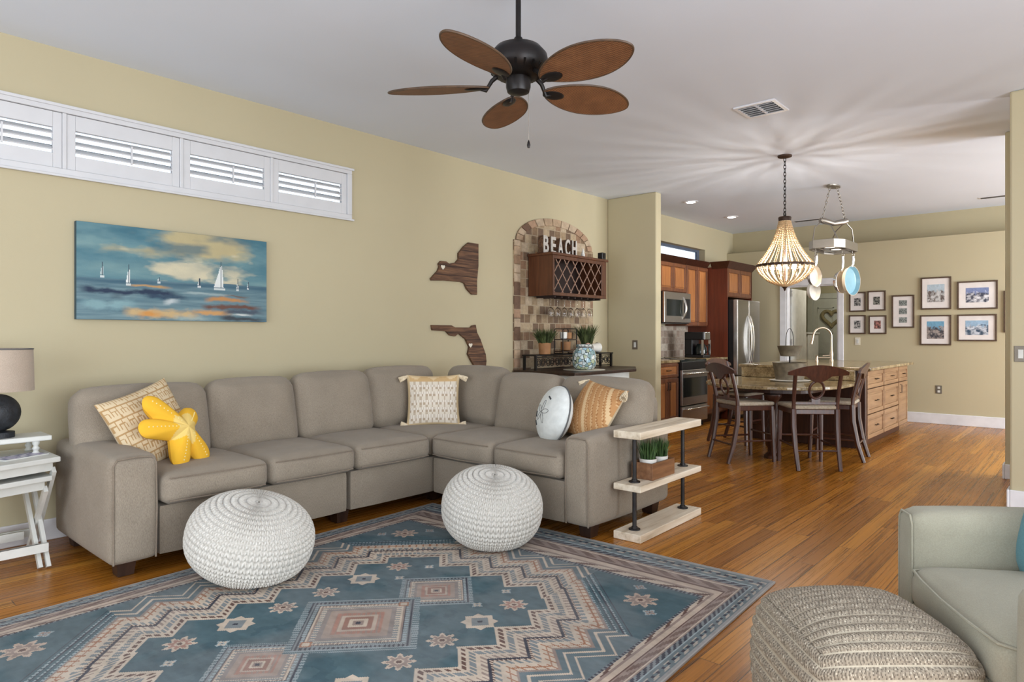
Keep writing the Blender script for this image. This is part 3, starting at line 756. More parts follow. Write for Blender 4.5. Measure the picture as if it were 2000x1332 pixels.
    bd(0, .05, dark, .022, .45, gblue); bd(.05, .15, cream*.9+taupe*.1, .17, .35, brown, .9); bd(.15, .2, taupe); bd(.2, .3, cream*.85+pink*.15); bd(.3, .33, brown)
    bd(.33, .37, taupe); bd(.37, .50, taupe, .12, .55, brown*.7+taupe*.3, -.7); bd(.5, .53, cream); bd(.53, .58, taupe); bd(.58, .68, dark, .05, .45, gblue, .4); bd(.68, .71, lblue)
    bd(.71, .94, gblue*.6+blue*.4); bd(.76, .90, gblue*.6+blue*.4, .085, .5, cream*.55+gblue*.45, .35); bd(.8, .86, gblue*.5+blue*.5, .043, .5, dark); bd(.94, 2, lblue*.5+taupe*.5)
    # faded woven look
    f = fbm(A*3.1+9, B*3.1, 11, 5); g = fbm(A*40, B*14, 5, 3)
    k = np.clip((f-.42)*2.2, 0, .38)[..., None]; grey = np.array(S(152, 150, 150)); C = C*(1-k*.55)+grey*(k*.55)
    C *= (.86+.28*g)[..., None]
    return C
RL, RW = 3.28, 2.48; ra = math.radians(2.4); rc = (1.70, 2.41)
rg = thing('area_rug', 'blue and cream geometric medallion rug on the bamboo floor', 'rug', (rc[0], rc[1], 0), ra)
q = MB().box(-RL/2-.006, RL/2+.006, -RW/2-.006, RW/2+.006, .001, .0098); q.build('binding', M['rugback'], rg)
color_grid('woven_top', rug_colors(540, 410, RL, RW), (-RL/2, -RW/2, .0105), (RL, 0, 0), (0, RW, 0), M['rug'], rg)

# ------------------------------------------------------------------ square braided pouf
bp = thing('square_pouf', 'square gray-brown braided floor pouf beside the armchair', 'pouf', (2.185, .547, 0), math.radians(42))
def braid_pouf():
    hs, hz = .258, .205; NU = 220
    q = MB()
    def shape(x, y, z):
        p = Vector((x, y, z)); n = 5.5
        r = (abs(x)**n+abs(y)**n+abs(z)**n)**(1/n)
        p = p/r
        return Vector((p.x*hs*(1-.10*abs(p.z)**2), p.y*hs*(1-.10*abs(p.z)**2), p.z*hz+.035*max(0, p.z)*(1-p.x**2)*(1-p.y**2)))
    def face(fix, u, v):
        if fix == 'top': d = (u, v, 1)
        elif fix == '+x': d = (1, u, v)
        elif fix == '-x': d = (-1, -u, v)
        elif fix == '+y': d = (-u, 1, v)
        else: d = (u, -1, v)
        return d
    for fx in ('top', '+x', '-x', '+y', '-y'):
        NS = 13 if fx == 'top' else 10
        nu, nv = (170 if fx != 'top' else 150), (NS*9 if fx != 'top' else 170)
        def prof(a, b):
            if fx == 'top': a, b = b, a
            row = b*NS; f = row % 1; al = a*46+(.5 if int(row) % 2 else 0)
            if f < .13: return 'seam', .3
            y = (f-.13)/.87; hump = math.sin(PI*y)**.6
            tw = abs(math.sin(PI*(al+(.5-abs(y-.5))*1.2)))**.7
            return 'br', hump*(.55+.45*tw)
        def fn(a, b):
            k, h = prof(a, b); d = face(fx, 2*a-1, 2*b-1); p = shape(*d); nn = p.normalized()
            return tuple(p+nn*(.011*h)+Vector((0, 0, hz+.012)))
        def col(a, b):
            if fx == 'top': a, b = b, a
            row = b*NS; f = row % 1
            if f < .15: return S(174, 165, 147)
            al = a*46+(.5 if int(row) % 2 else 0); y = (f-.16)/.84; tw = abs(math.sin(PI*(al+(.5-abs(y-.5))*1.2)))
            r = random.random()
            return S(104, 95, 84) if tw < .3 else (S(152, 142, 126) if r < .6 else (S(134, 124, 110) if r < .9 else S(182, 173, 156)))
        q.grid(fn, nu, nv, col=col)
    q.v = [(x, y, max(.004, z)) for x, y, z in q.v]
    return q
braid_pouf().build('braided_cover', M['braid'], bp, smooth=True, angle=180)
MB().box(-.2, .2, -.2, .2, .004, .02).build('base_cloth', M['dwood'], bp)

# ------------------------------------------------------------------ slipcovered armchair
ea = math.atan2(-.34, .2)      # depth direction (front to back)
ac = thing('armchair', 'sage green slipcovered armchair at the right edge of the room', 'armchair', (2.83, .575, 0), ea)
# local x = depth from the front, local y<0 to the other arm
A_ = M['slip']
def fold_bm(b): return b
q = MB(); q.cushion((.43, -.075, .325), (.86, .15, .60), .042, (.006, .012, .022), 13); la = q.build('arm', A_, ac, smooth=True)
q = MB(); q.tube([(.003, -.133, .05), (.003, -.135, .45), (.003, -.133, .585), (.004, -.115, .612), (.004, -.035, .612), (.003, -.017, .585), (.003, -.015, .45), (.003, -.017, .05)], .004, 6); q.build('piping', A_, la, smooth=True)
q = MB(); q.cushion((.43, -.865, .325), (.86, .15, .60), .042, (.006, .012, .022), 13); q.build('arm', A_, ac, smooth=True)
q = MB(); q.cushion((.40, -.47, .17), (.76, .63, .30), .03, (.01, 0, 0), 9); q.build('base', A_, ac, smooth=True)
q = MB(); q.cushion((.36, -.47, .375), (.76, .632, .165), .06, (.015, .0, .03), 13); sc_ = q.build('seat_cushion', A_, ac, smooth=True)
for zz in (.435, .315):
    q = MB(); q.tube([(.03, -.162, zz), (-.012, -.19, zz+.003), (-.028, -.3, zz+.006), (-.037, -.47, zz+.008), (-.028, -.64, zz+.006), (-.012, -.75, zz+.003), (.03, -.778, zz)], .0045, 6); q.build('piping', A_, sc_, smooth=True)
q = MB(); q.M = Matrix.Translation((.80, -.47, .60)) @ Matrix.Rotation(math.radians(10), 4, 'Y'); q.cushion((0, 0, 0), (.2, .80, .64), .08, (.03, 0, .02), 11); q.build('backrest', A_, ac, smooth=True)
q = MB()
random.seed(3)
pts = [(-.012+.006*math.sin(k*1.9)*(k % 2), -.002-.936*k/60) for k in range(61)]
q.grid(lambda a, b: (-.006+.012*math.sin(a*60)*(1-b), -.16-.62*a, .02+.2*b), 90, 6); q.build('skirt', A_, ac, smooth=True)
MT = frameM((2.812, .10, .595), (-.5, .86, .35))
tl = thing('throw_pillow', 'teal blue round pillow on the sage armchair seat at the frame edge', 'throw pillow', tuple(MT.to_translation())); tl.rotation_euler = MT.to_euler(); WM[tl.name] = MT.copy()
MB().sphere((0, 0, 0), 1, 32, 16, (.19, .075, .19)).build('cover', M['teal'], tl, smooth=True)
MB().tube([(.191*math.cos(2*PI*k/40), 0, .191*math.sin(2*PI*k/40)) for k in range(40)], .004, 6, closed=True).build('piping', M['teal'], tl, smooth=True)

# ------------------------------------------------------------------ pipe-legged side shelf with planter
sh = thing('side_shelf', 'three-tier pale pine shelf on black pipe legs beside the right sofa arm', 'shelf', (3.92, 2.18, 0), math.radians(1.5))
for nm, z0, z1, dx in (('bottom_shelf', 0, .05, 0), ('middle_shelf', .305, .345, 0), ('top_shelf', .625, .672, 0)):
    MB().box(-.43, .43, -.095, .095, z0+.001, z1).build(nm, M['pine'], sh, bevel=.004)
for sx in (-1, 1):
    for z0, z1 in ((.05, .305), (.345, .625)):
        q = MB(); x, y = sx*.335, 0
        q.cyl((x, y, z0), (x, y, z1), .0135, n=14); q.cyl((x, y, z0), (x, y, z0+.007), .036, n=18); q.cyl((x, y, z0+.007), (x, y, z0+.02), .019, n=14)
        q.build('pipe_leg', M['pipe'], sh, smooth=True)
pl = thing('planter_box', 'small brown wooden box holding two grass pots on the middle shelf', 'planter', (3.835, 2.18, .3455), math.radians(1.5))
for b in ((-.15, .15, -.075, -.063), (-.15, .15, .063, .075), (-.15, -.138, -.063, .063), (.138, .15, -.063, .063)):
    MB().box(*b, 0, .105).build('side_panel', M['crate'], pl, bevel=.002)
MB().box(-.138, .138, -.063, .063, 0, .01).build('bottom_panel', M['crate'], pl)
def blades(q, n, r0, h, spread, w=.004, seed=1):
    rnd = random.Random(seed)
    for k in range(n):
        a = rnd.random()*2*PI; r = r0*math.sqrt(rnd.random()); x, y = r*math.cos(a), r*math.sin(a); hh = h*(.65+.4*rnd.random()); s = spread*(.3+rnd.random())*(r/r0+.2)
        d = rnd.random()*2*PI; wx, wy = w*math.cos(d), w*math.sin(d); ox, oy = math.cos(a)*s, math.sin(a)*s
        pts = [(x, y, 0), (x+ox*.35, y+oy*.35, hh*.55), (x+ox, y+oy, hh)]
        vs = []
        for i, p in enumerate(pts[:2]): vs += [(p[0]-wx, p[1]-wy, p[2]), (p[0]+wx, p[1]+wy, p[2])]
        vs.append(pts[2]); q.add(vs, [(0, 1, 3, 2), (2, 3, 4)])
    return q
for i, (x, lab) in enumerate(((3.762, 'white pot of green grass nearer the sofa front in the wooden box'), (3.908, 'white pot of green grass toward the back of the wooden box'))):
    g = thing('grass_pot', lab, 'potted plant', (x, 2.178, .3565), 0, 'grass pots in the planter box')
    MB().lathe([(.04, 0), (.045, .002), (.056, .105), (.056, .112), (.051, .112), (.049, .095), (.0, .095)], 24).build('pot', M['whitecer'], g, smooth=True)
    blades(MB().at((0, 0, .09)), 260, .042, .145, .03, .0028, 5+i).build('grass', M['grass'], g)

# ------------------------------------------------------------------ nesting tables, lamp, magazine
def nest(name, label, xr, yf, yb, zt, leg, skew):
    t = thing(name, label, 'table', (xr-.3, (yf+yb)/2, 0))
    pts = [(xr, yf), (xr, yb), (xr-.75, yb), (xr-.75, yf-skew*.75)]
    MB().prism(pts, zt-.028, zt).build('tabletop', M['white'], t, world=True, bevel=.005)
    pts = [(xr-.03, yf+.03), (xr-.03, yb-.03), (xr-.7, yb-.03), (xr-.7, yf+.03-skew*.7)]
    MB().prism(pts, zt-.075, zt-.029).build('apron', M['white'], t, world=True)
    for x in (xr-.04, xr-.66):
        for (ya, yb2) in ((yf+.02, yb-.02), (yb-.02, yf+.02)):
            dx = -.012 if ya < yb2 else .012
            q = MB(); n = Vector((0, yb2-ya, zt-.08)).normalized(); w = Vector((0, n.z, -n.y))*.02; a = Vector((x+dx, ya, .001)); b = Vector((x+dx, yb2, zt-.07)); e = Vector((.0095, 0, 0))
            q.add([tuple(p+i*w+j*e) for p in (a, b) for i, j in ((-1, -1), (1, -1), (1, 1), (-1, 1))], [(0, 1, 2, 3), (4, 5, 6, 7), (0, 1, 5, 4), (1, 2, 6, 5), (2, 3, 7, 6), (3, 0, 4, 7)])
            q.v = [(a_, b_, max(.001, c_)) for a_, b_, c_ in q.v]
            q.build('leg', M['white'], t, world=True)
    for y in (yf+.035, yb-.035):
        MB().box(xr-.65, xr-.05, y-.01, y+.01, .09, .135).build('stretcher', M['white'], t, world=True)
    return t
nest('nesting_table', 'taller white nesting table with crossed legs left of the sofa', 1.055, 4.235, 4.70, .60, 1, .30)
nest('nesting_table', 'lower white nesting table tucked under the taller one left of the sofa', 1.02, 4.245, 4.66, .50, 1, .25)
rs = thing('shelf_riser', 'small white riser with turned posts standing on the taller nesting table', 'riser', (.75, 4.52, .6005))
MB().box(.42, 1.055, 4.40, 4.62, .672, .70).build('riser_top', M['white'], rs, world=True, bevel=.006)
for x in (.48, .985):
    for y in (4.43, 4.59):
        MB().lathe([(.016, .6005), (.02, .605), (.012, .618), (.019, .632), (.011, .645), (.018, .658), (.02, .672)], 14, (x, y, 0)).build('post', M['white'], rs, smooth=True, world=True)
lp = thing('table_lamp', 'table lamp with black textured ball base and taupe linen drum shade', 'lamp', (.83, 4.51, .7005))
MB().lathe([(.075, 0), (.075, .03), (.03, .036)], 28).build('base', M['lampbase'], lp, smooth=True)
MB().sphere((0, 0, .135), .103, 32, 18).build('ball', M['lampbase'], lp, smooth=True)
MB().cyl((0, 0, .23), (0, 0, .40), .009, n=10).build('stem', M['iron'], lp, smooth=True)
MB().lathe([(.164, .255), (.158, .485), (.154, .485), (.160, .255), (.164, .255)], 40).build('lamp_shade', M['shade'], lp, smooth=True)
q = MB(); q.tube([(.158*math.cos(2*PI*k/40), .158*math.sin(2*PI*k/40), .484) for k in range(40)], .0035, 6, closed=True); q.build('shade_trim', M['graycord'], lp, smooth=True)
mg = color_grid('magazine', np.array([[S(*[(196, 196, 206), (150, 152, 170), (214, 214, 220), (92, 98, 128), (176, 170, 190)][(i*3+j*7+i*j) % 5]) for j in range(9)] for i in range(8)]), (.82, 4.27, .607), (.21, .09, 0), (-.05, .11, 0), M['paper'], None, (.9, 4.36, .6005))
mb = MB().add([(.82, 4.27, .6005), (1.03, 4.36, .6005), (.98, 4.47, .6005), (.77, 4.38, .6005), (.82, 4.27, .6065), (1.03, 4.36, .6065), (.98, 4.47, .6065), (.77, 4.38, .6065)], [(0, 1, 2, 3), (4, 5, 6, 7), (0, 1, 5, 4), (1, 2, 6, 5), (2, 3, 7, 6), (3, 0, 4, 7)])
mg.name = 'front_cover'
mgt = thing('magazine', 'gray and purple magazine lying on the white nesting table', 'magazine', (.9, 4.36, .6005)); mg.parent = mgt; mg.location = (0, 0, 0)
mb.build('pages', M['white'], mgt, world=True)

# ------------------------------------------------------------------ things on the left wall
def seascape(nx, ny):
    x, y = np.meshgrid((np.arange(nx)+.5)/nx, 1-(np.arange(ny)+.5)/ny)   # y: 0 top .. 1 bottom
    y = y
    wob = (fbm(x*6, y*14, 2)-.5)*.12; n = fbm(x*4, y*9, 5, 5); n2 = fbm(x*3+4, y*11, 8, 5)
    c = lambda *a: np.array(S(*a))
    C = np.zeros((ny, nx, 3))
    sky = c(70, 116, 132)*(1-n[..., None])+c(128, 158, 158)*n[..., None]
    C[:] = sky
    m = fbm(x*3, y*4, 21, 5); cl = np.clip((m-.48+.35*np.exp(-((x-.62)/.3)**2-((y-.15)/.14)**2)-.15)*5, 0, 1)[..., None]; C = C*(1-cl)+c(178, 166, 128)*cl
    cl = np.clip((fbm(x*5, y*7, 31, 5)-.62+.5*np.exp(-((x-.48)/.16)**2-((y-.42)/.09)**2))*5, 0, 1)[..., None]; C = C*(1-cl)+c(204, 196, 168)*cl
    dk = np.clip((fbm(x*4, y*5, 41)-.45)*3*np.exp(-((y-.1)/.3)**2), 0, .7)[..., None]; C = C*(1-dk)+c(46, 96, 116)*dk
    yy = y+wob*.25
    sea = (yy > .565)
    s = np.clip((fbm(x*5, y*40, 51)), 0, 1)[..., None]; seac = c(56, 92, 110)*(1-s)+c(124, 150, 156)*s
    C = np.where(sea[..., None], seac, C)
    hz = np.exp(-((yy-.59)/.03)**2)[..., None]*.7; C = C*(1-hz)+c(48, 84, 106)*hz
    def stroke(x0, x1, y0, w, col, seed, amp=.6):
        nonlocal C
        yc = y0+(fbm(x*7, x*0+seed, seed)-.5)*.05; m = np.clip(1.3-np.abs(y-yc)/w+(fbm(x*22, y*26, seed)-.5)*1.6, 0, 1)*np.clip((x-x0)/.05, 0, 1)*np.clip((x1-x)/.07, 0, 1)*amp
        C = C*(1-m[..., None])+c(*col)*m[..., None]
    stroke(.0, .5, .70, .03, (36, 52, 76), 3, 1); stroke(.14, .22, .74, .04, (40, 54, 76), 4, 1); stroke(.3, .55, .74, .03, (40, 60, 84), 5, .9)
    stroke(.22, .46, .63, .012, (196, 150, 86), 6, .8); stroke(.40, .50, .79, .03, (214, 220, 220), 7, .9); stroke(.0, .3, .84, .05, (130, 164, 170), 8, .8)
    stroke(.2, .62, .93, .05, (196, 168, 122), 9, .95); stroke(.27, .42, .93, .035, (202, 140, 70), 10, .9); stroke(.55, .8, .90, .03, (200, 150, 90), 11, .9)
    stroke(.62, .9, .75, .025, (190, 134, 74), 12, .9); stroke(.7, .9, .70, .012, (110, 76, 56), 13, .9); stroke(.6, .98, .83, .03, (104, 64, 48), 14, .9); stroke(.72, 1.0, .90, .03, (70, 78, 92), 15, .9)
    stroke(.78, .92, .93, .012, (220, 222, 218), 16, .8); stroke(.7, 1.0, .97, .03, (58, 60, 66), 17, .9); stroke(.5, .8, .68, .012, (160, 176, 176), 18, .7)
    stroke(.45, .68, .97, .035, (150, 170, 170), 19, .8)
    def sail(px, yb, h, w, col=(226, 230, 228), k=.9):
        nonlocal C
        t = (yb-y)/h; m = (t > 0) & (t < 1) & (x > px-w*(1-t)) & (x < px+w*.35*(1-t)**.5)
        C[m] = C[m]*(1-k)+c(*col)*k
        hull = (np.abs(x-px+w*.2) < w*.8) & (y > yb+.008) & (y < yb+.03); C[hull] = C[hull]*.3+c(*col)*.7
        mast = (np.abs(x-px) < .0022) & (y < yb+.01) & (y > yb-h*1.12); C[mast] = c(60, 74, 86)
    sail(.722, .60, .27, .042); sail(.238, .60, .17, .016); sail(.115, .53, .12, .012, k=.45); sail(.60, .585, .07, .012, k=.7); sail(.822, .60, .10, .010, k=.7); sail(.885, .58, .06, .008, k=.5); sail(.385, .56, .03, .01, k=.6)
    return C[::-1]
pt = thing('canvas_painting', 'blue abstract seascape canvas with white sailboats above the sofa', 'painting', (1.915, WY, 1.36))
MB().box(1.28, 2.55, WY-.04, WY-.0015, 1.362, 1.982).build('canvas_edge', M['canvas'], pt, world=True)
Cs = seascape(260, 128)
color_grid('painted_canvas', Cs[::-1], (1.281, WY-.0408, 1.363), (1.268, 0, 0), (0, 0, .618), M['paint'], pt, (1.915, WY, 1.36))
def plaque(name, label, pts, hearts, loc):
    t = thing(name, label, 'wall plaque', loc)
    MB().prism(pts, WY-.03, WY-.002, 'y').build('plank_panel', M['barn'], t, world=True, bevel=.003)
    q = MB(); zs = [p[1] for p in pts]; xs_ = [p[0] for p in pts]
    for x, z in hearts:
        h = [(.016*math.sin(2*PI*k/24)**3*1.6, (.013*math.cos(2*PI*k/24)-.005*math.cos(4*PI*k/24)-.002*math.cos(6*PI*k/24))*1.6) for k in range(24)]
        q.prism([(x+a, z+b) for a, b in h], WY-.034, WY-.0305, 'y')
    q.build('heart_inlay', M['cream'], t, world=True)
    q = MB()
    for k in range(1, 6):
        z = min(zs)+(max(zs)-min(zs))*k/6
        cr = []
        for i in range(len(pts)):
            (xa, za), (xb, zb) = pts[i], pts[(i+1) % len(pts)]
            if (za-z)*(zb-z) < 0: cr.append(xa+(xb-xa)*(z-za)/(zb-za))
        cr.sort()
        for i in range(0, len(cr)-1, 2): q.box(cr[i]+.004, cr[i+1]-.004, WY-.0312, WY-.0295, z-.003, z+.003)
    q.build('plank_joint', M['rackdark'], t, world=True)
NYP = [(4.24, 1.81), (4.33, 1.89), (4.35, 1.93), (4.34, 1.96), (4.37, 1.99), (4.44, 1.99), (4.48, 1.97), (4.57, 1.99), (4.61, 2.03), (4.61, 2.09), (4.68, 2.16), (4.75, 2.21), (4.89, 2.21), (4.89, 1.98), (4.87, 1.83), (4.87, 1.68), (4.8, 1.68), (4.73, 1.73), (4.69, 1.79), (4.64, 1.8), (4.42, 1.8), (4.25, 1.79)]
FLP = [(4.25, 1.36), (4.51, 1.36), (4.56, 1.34), (4.78, 1.34), (4.8, 1.36), (4.85, 1.37), (4.87, 1.29), (4.92, 1.22), (5.0, 1.06), (5.01, .99), (5.0, .92), (4.86, .91), (4.78, 1.01), (4.74, 1.07), (4.76, 1.14), (4.71, 1.22), (4.61, 1.28), (4.56, 1.25), (4.49, 1.26), (4.44, 1.3), (4.26, 1.31)]
plaque('state_plaque', 'upper wooden plank plaque cut in the shape of New York state', NYP, [(4.39, 1.93)], (4.6, WY, 1.68))
plaque('state_plaque', 'lower wooden plank plaque cut in the shape of Florida', FLP, [(4.77, 1.16)], (4.6, WY, .91))

# ------------------------------------------------------------------ ceiling fan
fan = thing('ceiling_fan', 'dark bronze ceiling fan with five woven brown leaf blades', 'ceiling fan', (2.50, 2.185, H-.001))
FM = M['fanmetal']; zb = 2.525-H
MB().lathe([(.075, 0), (.075, -.02), (.045, -.06), (.018, -.075)], 28).build('canopy', FM, fan, smooth=True)
MB().cyl((0, 0, -.07), (0, 0, zb+.115), .0135, n=14).build('downrod', FM, fan, smooth=True)
zm = zb+.075
MB().lathe([(.02, zm+.155), (.03, zm+.13), (.06, zm+.118), (.115, zm+.10), (.145, zm+.065), (.152, zm+.03), (.145, zm-.005), (.125, zm-.03), (.10, zm-.045), (.06, zm-.05), (0, zm-.05)], 36).build('motor_housing', FM, fan, smooth=True)
q = MB()
for k in range(20):
    a = 2*PI*k/20; q.cyl((.108*math.cos(a), .108*math.sin(a), zm-.036), (.148*math.cos(a), .148*math.sin(a), zm-.004), .006, n=6)
q.build('vent_ring', FM, fan)
MB().lathe([(.062, zm-.05), (.062, zm-.095), (.055, zm-.118), (.03, zm-.128), (0, zm-.13)], 28).build('switch_housing', FM, fan, smooth=True)
for k in range(5):
    a = math.radians(51.5+72*k); R_ = Matrix.Rotation(a, 4, 'Z') @ Matrix.Translation((.15, 0, zb-.012)) @ Matrix.Rotation(math.radians(-13), 4, 'X')
    n = 40; out = []
    for s in range(n+1):
        u = .5-.5*math.cos(PI*s/n); w = .126*max(0, math.sin(PI*u**1.1))**.55; out.append((u*.525, w))
    poly = out+[(x, -w) for x, w in out[1:-1][::-1]]
    q = MB(); q.M = R_; q.prism(poly, -.004, .004); b = q.build('blade', M['wicker'], fan)
    q = MB(); q.M = R_; q.tube([(x, w, 0) for x, w in out]+[(x, -w, 0) for x, w in out[1:-1][::-1]], .0055, 6, closed=True); q.build('blade_rim', M['frame'], b, smooth=True)
    q = MB(); q.M = R_; q.sphere((.062, .012, -.006), 1, 18, 8, (.062, .036, .008)); q.build('blade_bracket', FM, b, smooth=True)
    q = MB(); q.M = Matrix.Rotation(a, 4, 'Z'); q.tube([(.11, 0, zm-.035), (.135, 0, zm-.055), (.165, .006, zb-.03), (.20, .01, zb-.018)], [.012, .011, .01, .009], 8); q.build('blade_arm', FM, b, smooth=True)
q = MB(); q.cyl((.045, -.03, zm-.1), (.045, -.03, zb-.285), .0016, n=6); q.build('pull_chain', M['chrome'], fan)
MB().lathe([(.002, zb-.28), (.006, zb-.29), (.009, zb-.305), (.006, zb-.318), (0, zb-.32)], 12, (.045, -.03, 0)).build('pull_knob', FM, fan, smooth=True)

# ------------------------------------------------------------------ ceiling fittings
cv = thing('ceiling_vent', 'white slatted square air vent in the ceiling past the fan', 'vent', (5.2, 2.0, H), 0)
q = MB(); q.box(-.16, .16, -.16, -.135, -.012, -.001).box(-.16, .16, .135, .16, -.012, -.001).box(-.16, -.135, -.135, .135, -.012, -.001).box(.135, .16, -.135, .135, -.012, -.001).box(-.135, .135, -.01, .01, -.011, -.001)
q.build('frame', M['trim'], cv)
MB().box(-.135, .135, -.135, .135, -.004, -.0012).build('backing', M['darkslot'], cv)
q = MB()
for k in range(6): q.at((-.115+.046*k, 0, -.008), (0, math.radians(-40), 0)).box(-.015, .017, -.133, .133, -.001, .001)
q.build('slats', M['trim'], cv)
for x, y, lab in ((10.72, 3.41, 'thin dark slot vent in the kitchen ceiling by the chandelier'), (10.5, .99, 'thin dark slot vent in the ceiling at the far right')):
    v_ = thing('slot_vent', lab, 'vent', (x, y, H))
    q = MB().box(-.07, .07, -.20, .20, -.006, -.001); q.build('frame', M['trim'], v_)
    MB().box(-.04, .04, -.18, .18, -.009, -.0062).build('slot', M['darkslot'], v_)
for x, y, lab in ((8.2, 4.1, 'recessed ceiling light nearer the partition wall'), (9.65, 4.16, 'recessed ceiling light farther back over the kitchen counter')):
    r_ = thing('recessed_light', lab, 'ceiling light', (x, y, H), 0, 'recessed kitchen lights')
    MB().lathe([(.062, -.001), (.095, -.001), (.092, -.008), (.06, -.010), (.062, -.001)], 32).build('trim_ring', M['trim'], r_, smooth=True)
    MB().lathe([(0, -.004), (.06, -.004), (.058, -.012), (0, -.013)], 28).build('lens', M['can'], r_, smooth=True)
    l = bpy.data.lights.new('recessed_beam', 'SPOT'); l.energy = 60; l.spot_size = math.radians(120); l.spot_blend = .8; l.shadow_soft_size = .06; l.color = (1, .95, .86)
    lo = bpy.data.objects.new('recessed_beam', l); COL.objects.link(lo); lo.location = (x, y, H-.03)

# ------------------------------------------------------------------ bar corner: stone niche, table, wine rack
ar = thing('stone_backsplash', 'arched tumbled stone tile panel on the wall behind the bar table', 'backsplash', (6.2, WY, 0))
X0, X1, ZS = 5.46, 6.98, 2.32; cx = (X0+X1)/2; ra_ = (X1-X0)/2-.035; RZ = .315
pts = [(X0, .02), (X1, .02), (X1, ZS)]+[(cx+ra_*math.cos(PI*k/30), ZS+RZ*math.sin(PI*k/30)) for k in range(31)]+[(X0, ZS)]
MB().prism(pts, WY-.014, WY-.001, 'y').build('field_tile', M['tile'], ar, world=True)
q = MB(); random.seed(11); pal = [S(150, 122, 98), S(176, 152, 126), S(128, 100, 80), S(166, 136, 112), S(184, 164, 140), S(112, 88, 72)]
NV = 13
for k in range(NV):
    a0, a1 = PI*k/NV+.012, PI*(k+1)/NV-.012; w = .10
    def P(a, r): return (cx+(ra_-r)*math.cos(a), ZS+(RZ-r*.85)*math.sin(a)+.0)
    q.prism([P(a0, w), P(a0, 0), P((a0+a1)/2, 0), P(a1, 0), P(a1, w), P((a0+a1)/2, w)], WY-.026, WY-.012, 'y', random.choice(pal))
z = .9
while z < ZS-.02:
    h_ = random.choice((.1, .1, .15)); h_ = min(h_, ZS-z)
    q.box(X0, X0+.10, WY-.024, WY-.012, z+.004, z+h_-.003, random.choice(pal)); z += h_
q.build('border_tile', M['voussoir'], ar, world=True, bevel=.004)
bt = thing('bar_table', 'white bar table with dark wood top in front of the stone niche', 'table', (6.2, 4.4, 0))
top = [(5.43, WY-.03), (5.43, 3.985), (6.62, 3.985), (7.05, 4.25), (7.05, WY-.03)]
MB().prism(top[::-1], .845, .879).build('tabletop', M['dwood'], bt, world=True, bevel=.008)
q = MB().prism([(5.5, WY-.06), (5.5, 4.06), (6.58, 4.06), (6.98, 4.3), (6.98, WY-.06)][::-1], .74, .844); q.build('apron', M['white'], bt, world=True)
for x, y in ((5.54, 4.1), (5.54, 4.74), (6.56, 4.1), (6.94, 4.35), (6.94, 4.74)): MB().box(x-.035, x+.035, y-.035, y+.035, .001, .74).build('leg', M['white'], bt, world=True, bevel=.006)
wr = thing('wine_rack', 'brown wall-hung wine rack cabinet with diamond lattice front', 'wine rack', (6.21, WY, 1.68))
WX0, WX1, WYF, WZ0, WZ1 = 5.69, 6.73, 4.48, 1.70, 2.145; wy1 = WY-.03
MB().box(WX0-.02, WX1+.03, WYF-.025, wy1, WZ1, WZ1+.03).build('top_panel', M['rackwood'], wr, world=True, bevel=.006)
MB().box(WX0, WX0+.02, WYF, wy1, WZ0, WZ1).build('side_panel', M['rackwood'], wr, world=True); MB().box(WX1-.06, WX1, WYF, wy1, WZ0, WZ1).build('side_panel', M['rackwood'], wr, world=True)
MB().box(WX0+.02, WX1-.06, wy1-.012, wy1, WZ0, WZ1).build('back_panel', M['rackdark'], wr, world=True)
MB().box(WX0+.02, WX1-.06, WYF+.02, wy1-.012, WZ0, WZ0+.02).build('bottom_panel', M['rackdark'], wr, world=True)
q = MB().box(WX0, WX1, WYF-.012, WYF, WZ1-.04, WZ1).box(WX0, WX1, WYF-.012, WYF, WZ0, WZ0+.035).box(WX0, WX0+.028, WYF-.012, WYF, WZ0+.035, WZ1-.04).box(WX1-.10, WX1, WYF-.012, WYF, WZ0+.035, WZ1-.04)
q.build('face_frame', M['rackwood'], wr, world=True, bevel=.003)
q = MB(); a0, a1, b0, b1 = WX0+.028, WX1-.10, WZ0+.035, WZ1-.04; hgt = b1-b0; sp = .157; sl = 1.0
def lat(x, sgn, y):
    p0 = Vector((x, y, b0)); p1 = Vector((x+sgn*hgt*.80, y, b1))
    def clip(p, q_):
        p, q_ = p.copy(), q_.copy()
        for lim, s in ((a0, 1), (a1, -1)):
            for u, w in ((p, q_), (q_, p)):
                if (u.x-lim)*s < 0:
                    if (w.x-lim)*s < 0: return None
                    t = (lim-u.x)/(w.x-u.x); v2 = u+(w-u)*t; u.x, u.y, u.z = v2
        return p, q_
    r = clip(p0, p1)
    if r and (r[0]-r[1]).length > .02: q.tube(r, .0065, 4)
for k in range(-4, 12): lat(a0-.02+k*sp, 1, WYF-.002); lat(a0+.02+k*sp, -1, WYF+.006)
q.build('lattice', M['lattice'], wr, world=True)
for k in range(8):
    x = WX0+.09+k*.125; MB().box(x-.012, x+.012, WYF+.03, wy1-.05, WZ0-.02, WZ0-.0002).build('stemware_rail', M['rackdark'], wr, world=True)
wg = tag(MB().lathe([(.034, 1.672), (.034, 1.670), (.004, 1.662), (.0035, 1.585), (.02, 1.57), (.036, 1.54), (.038, 1.51), (.031, 1.465), (.029, 1.465), (.035, 1.51), (.033, 1.54), (.016, 1.568), (0, 1.575)], 20).build('wine_glass', M['wineglass'], None, smooth=True), '', 'wine glass', 'upside-down wine glasses under the rack')
wnames = ['first', 'second', 'third', 'fourth', 'fifth', 'sixth', 'seventh']
for k in range(7):
    o = wg if k == 0 else wg.copy()
    if k: COL.objects.link(o)
    o.location = (WX0+.152+k*.125, 4.62, 0); o['label'] = 'upside-down wine glass hanging under the wine rack, %s from the left' % wnames[k]
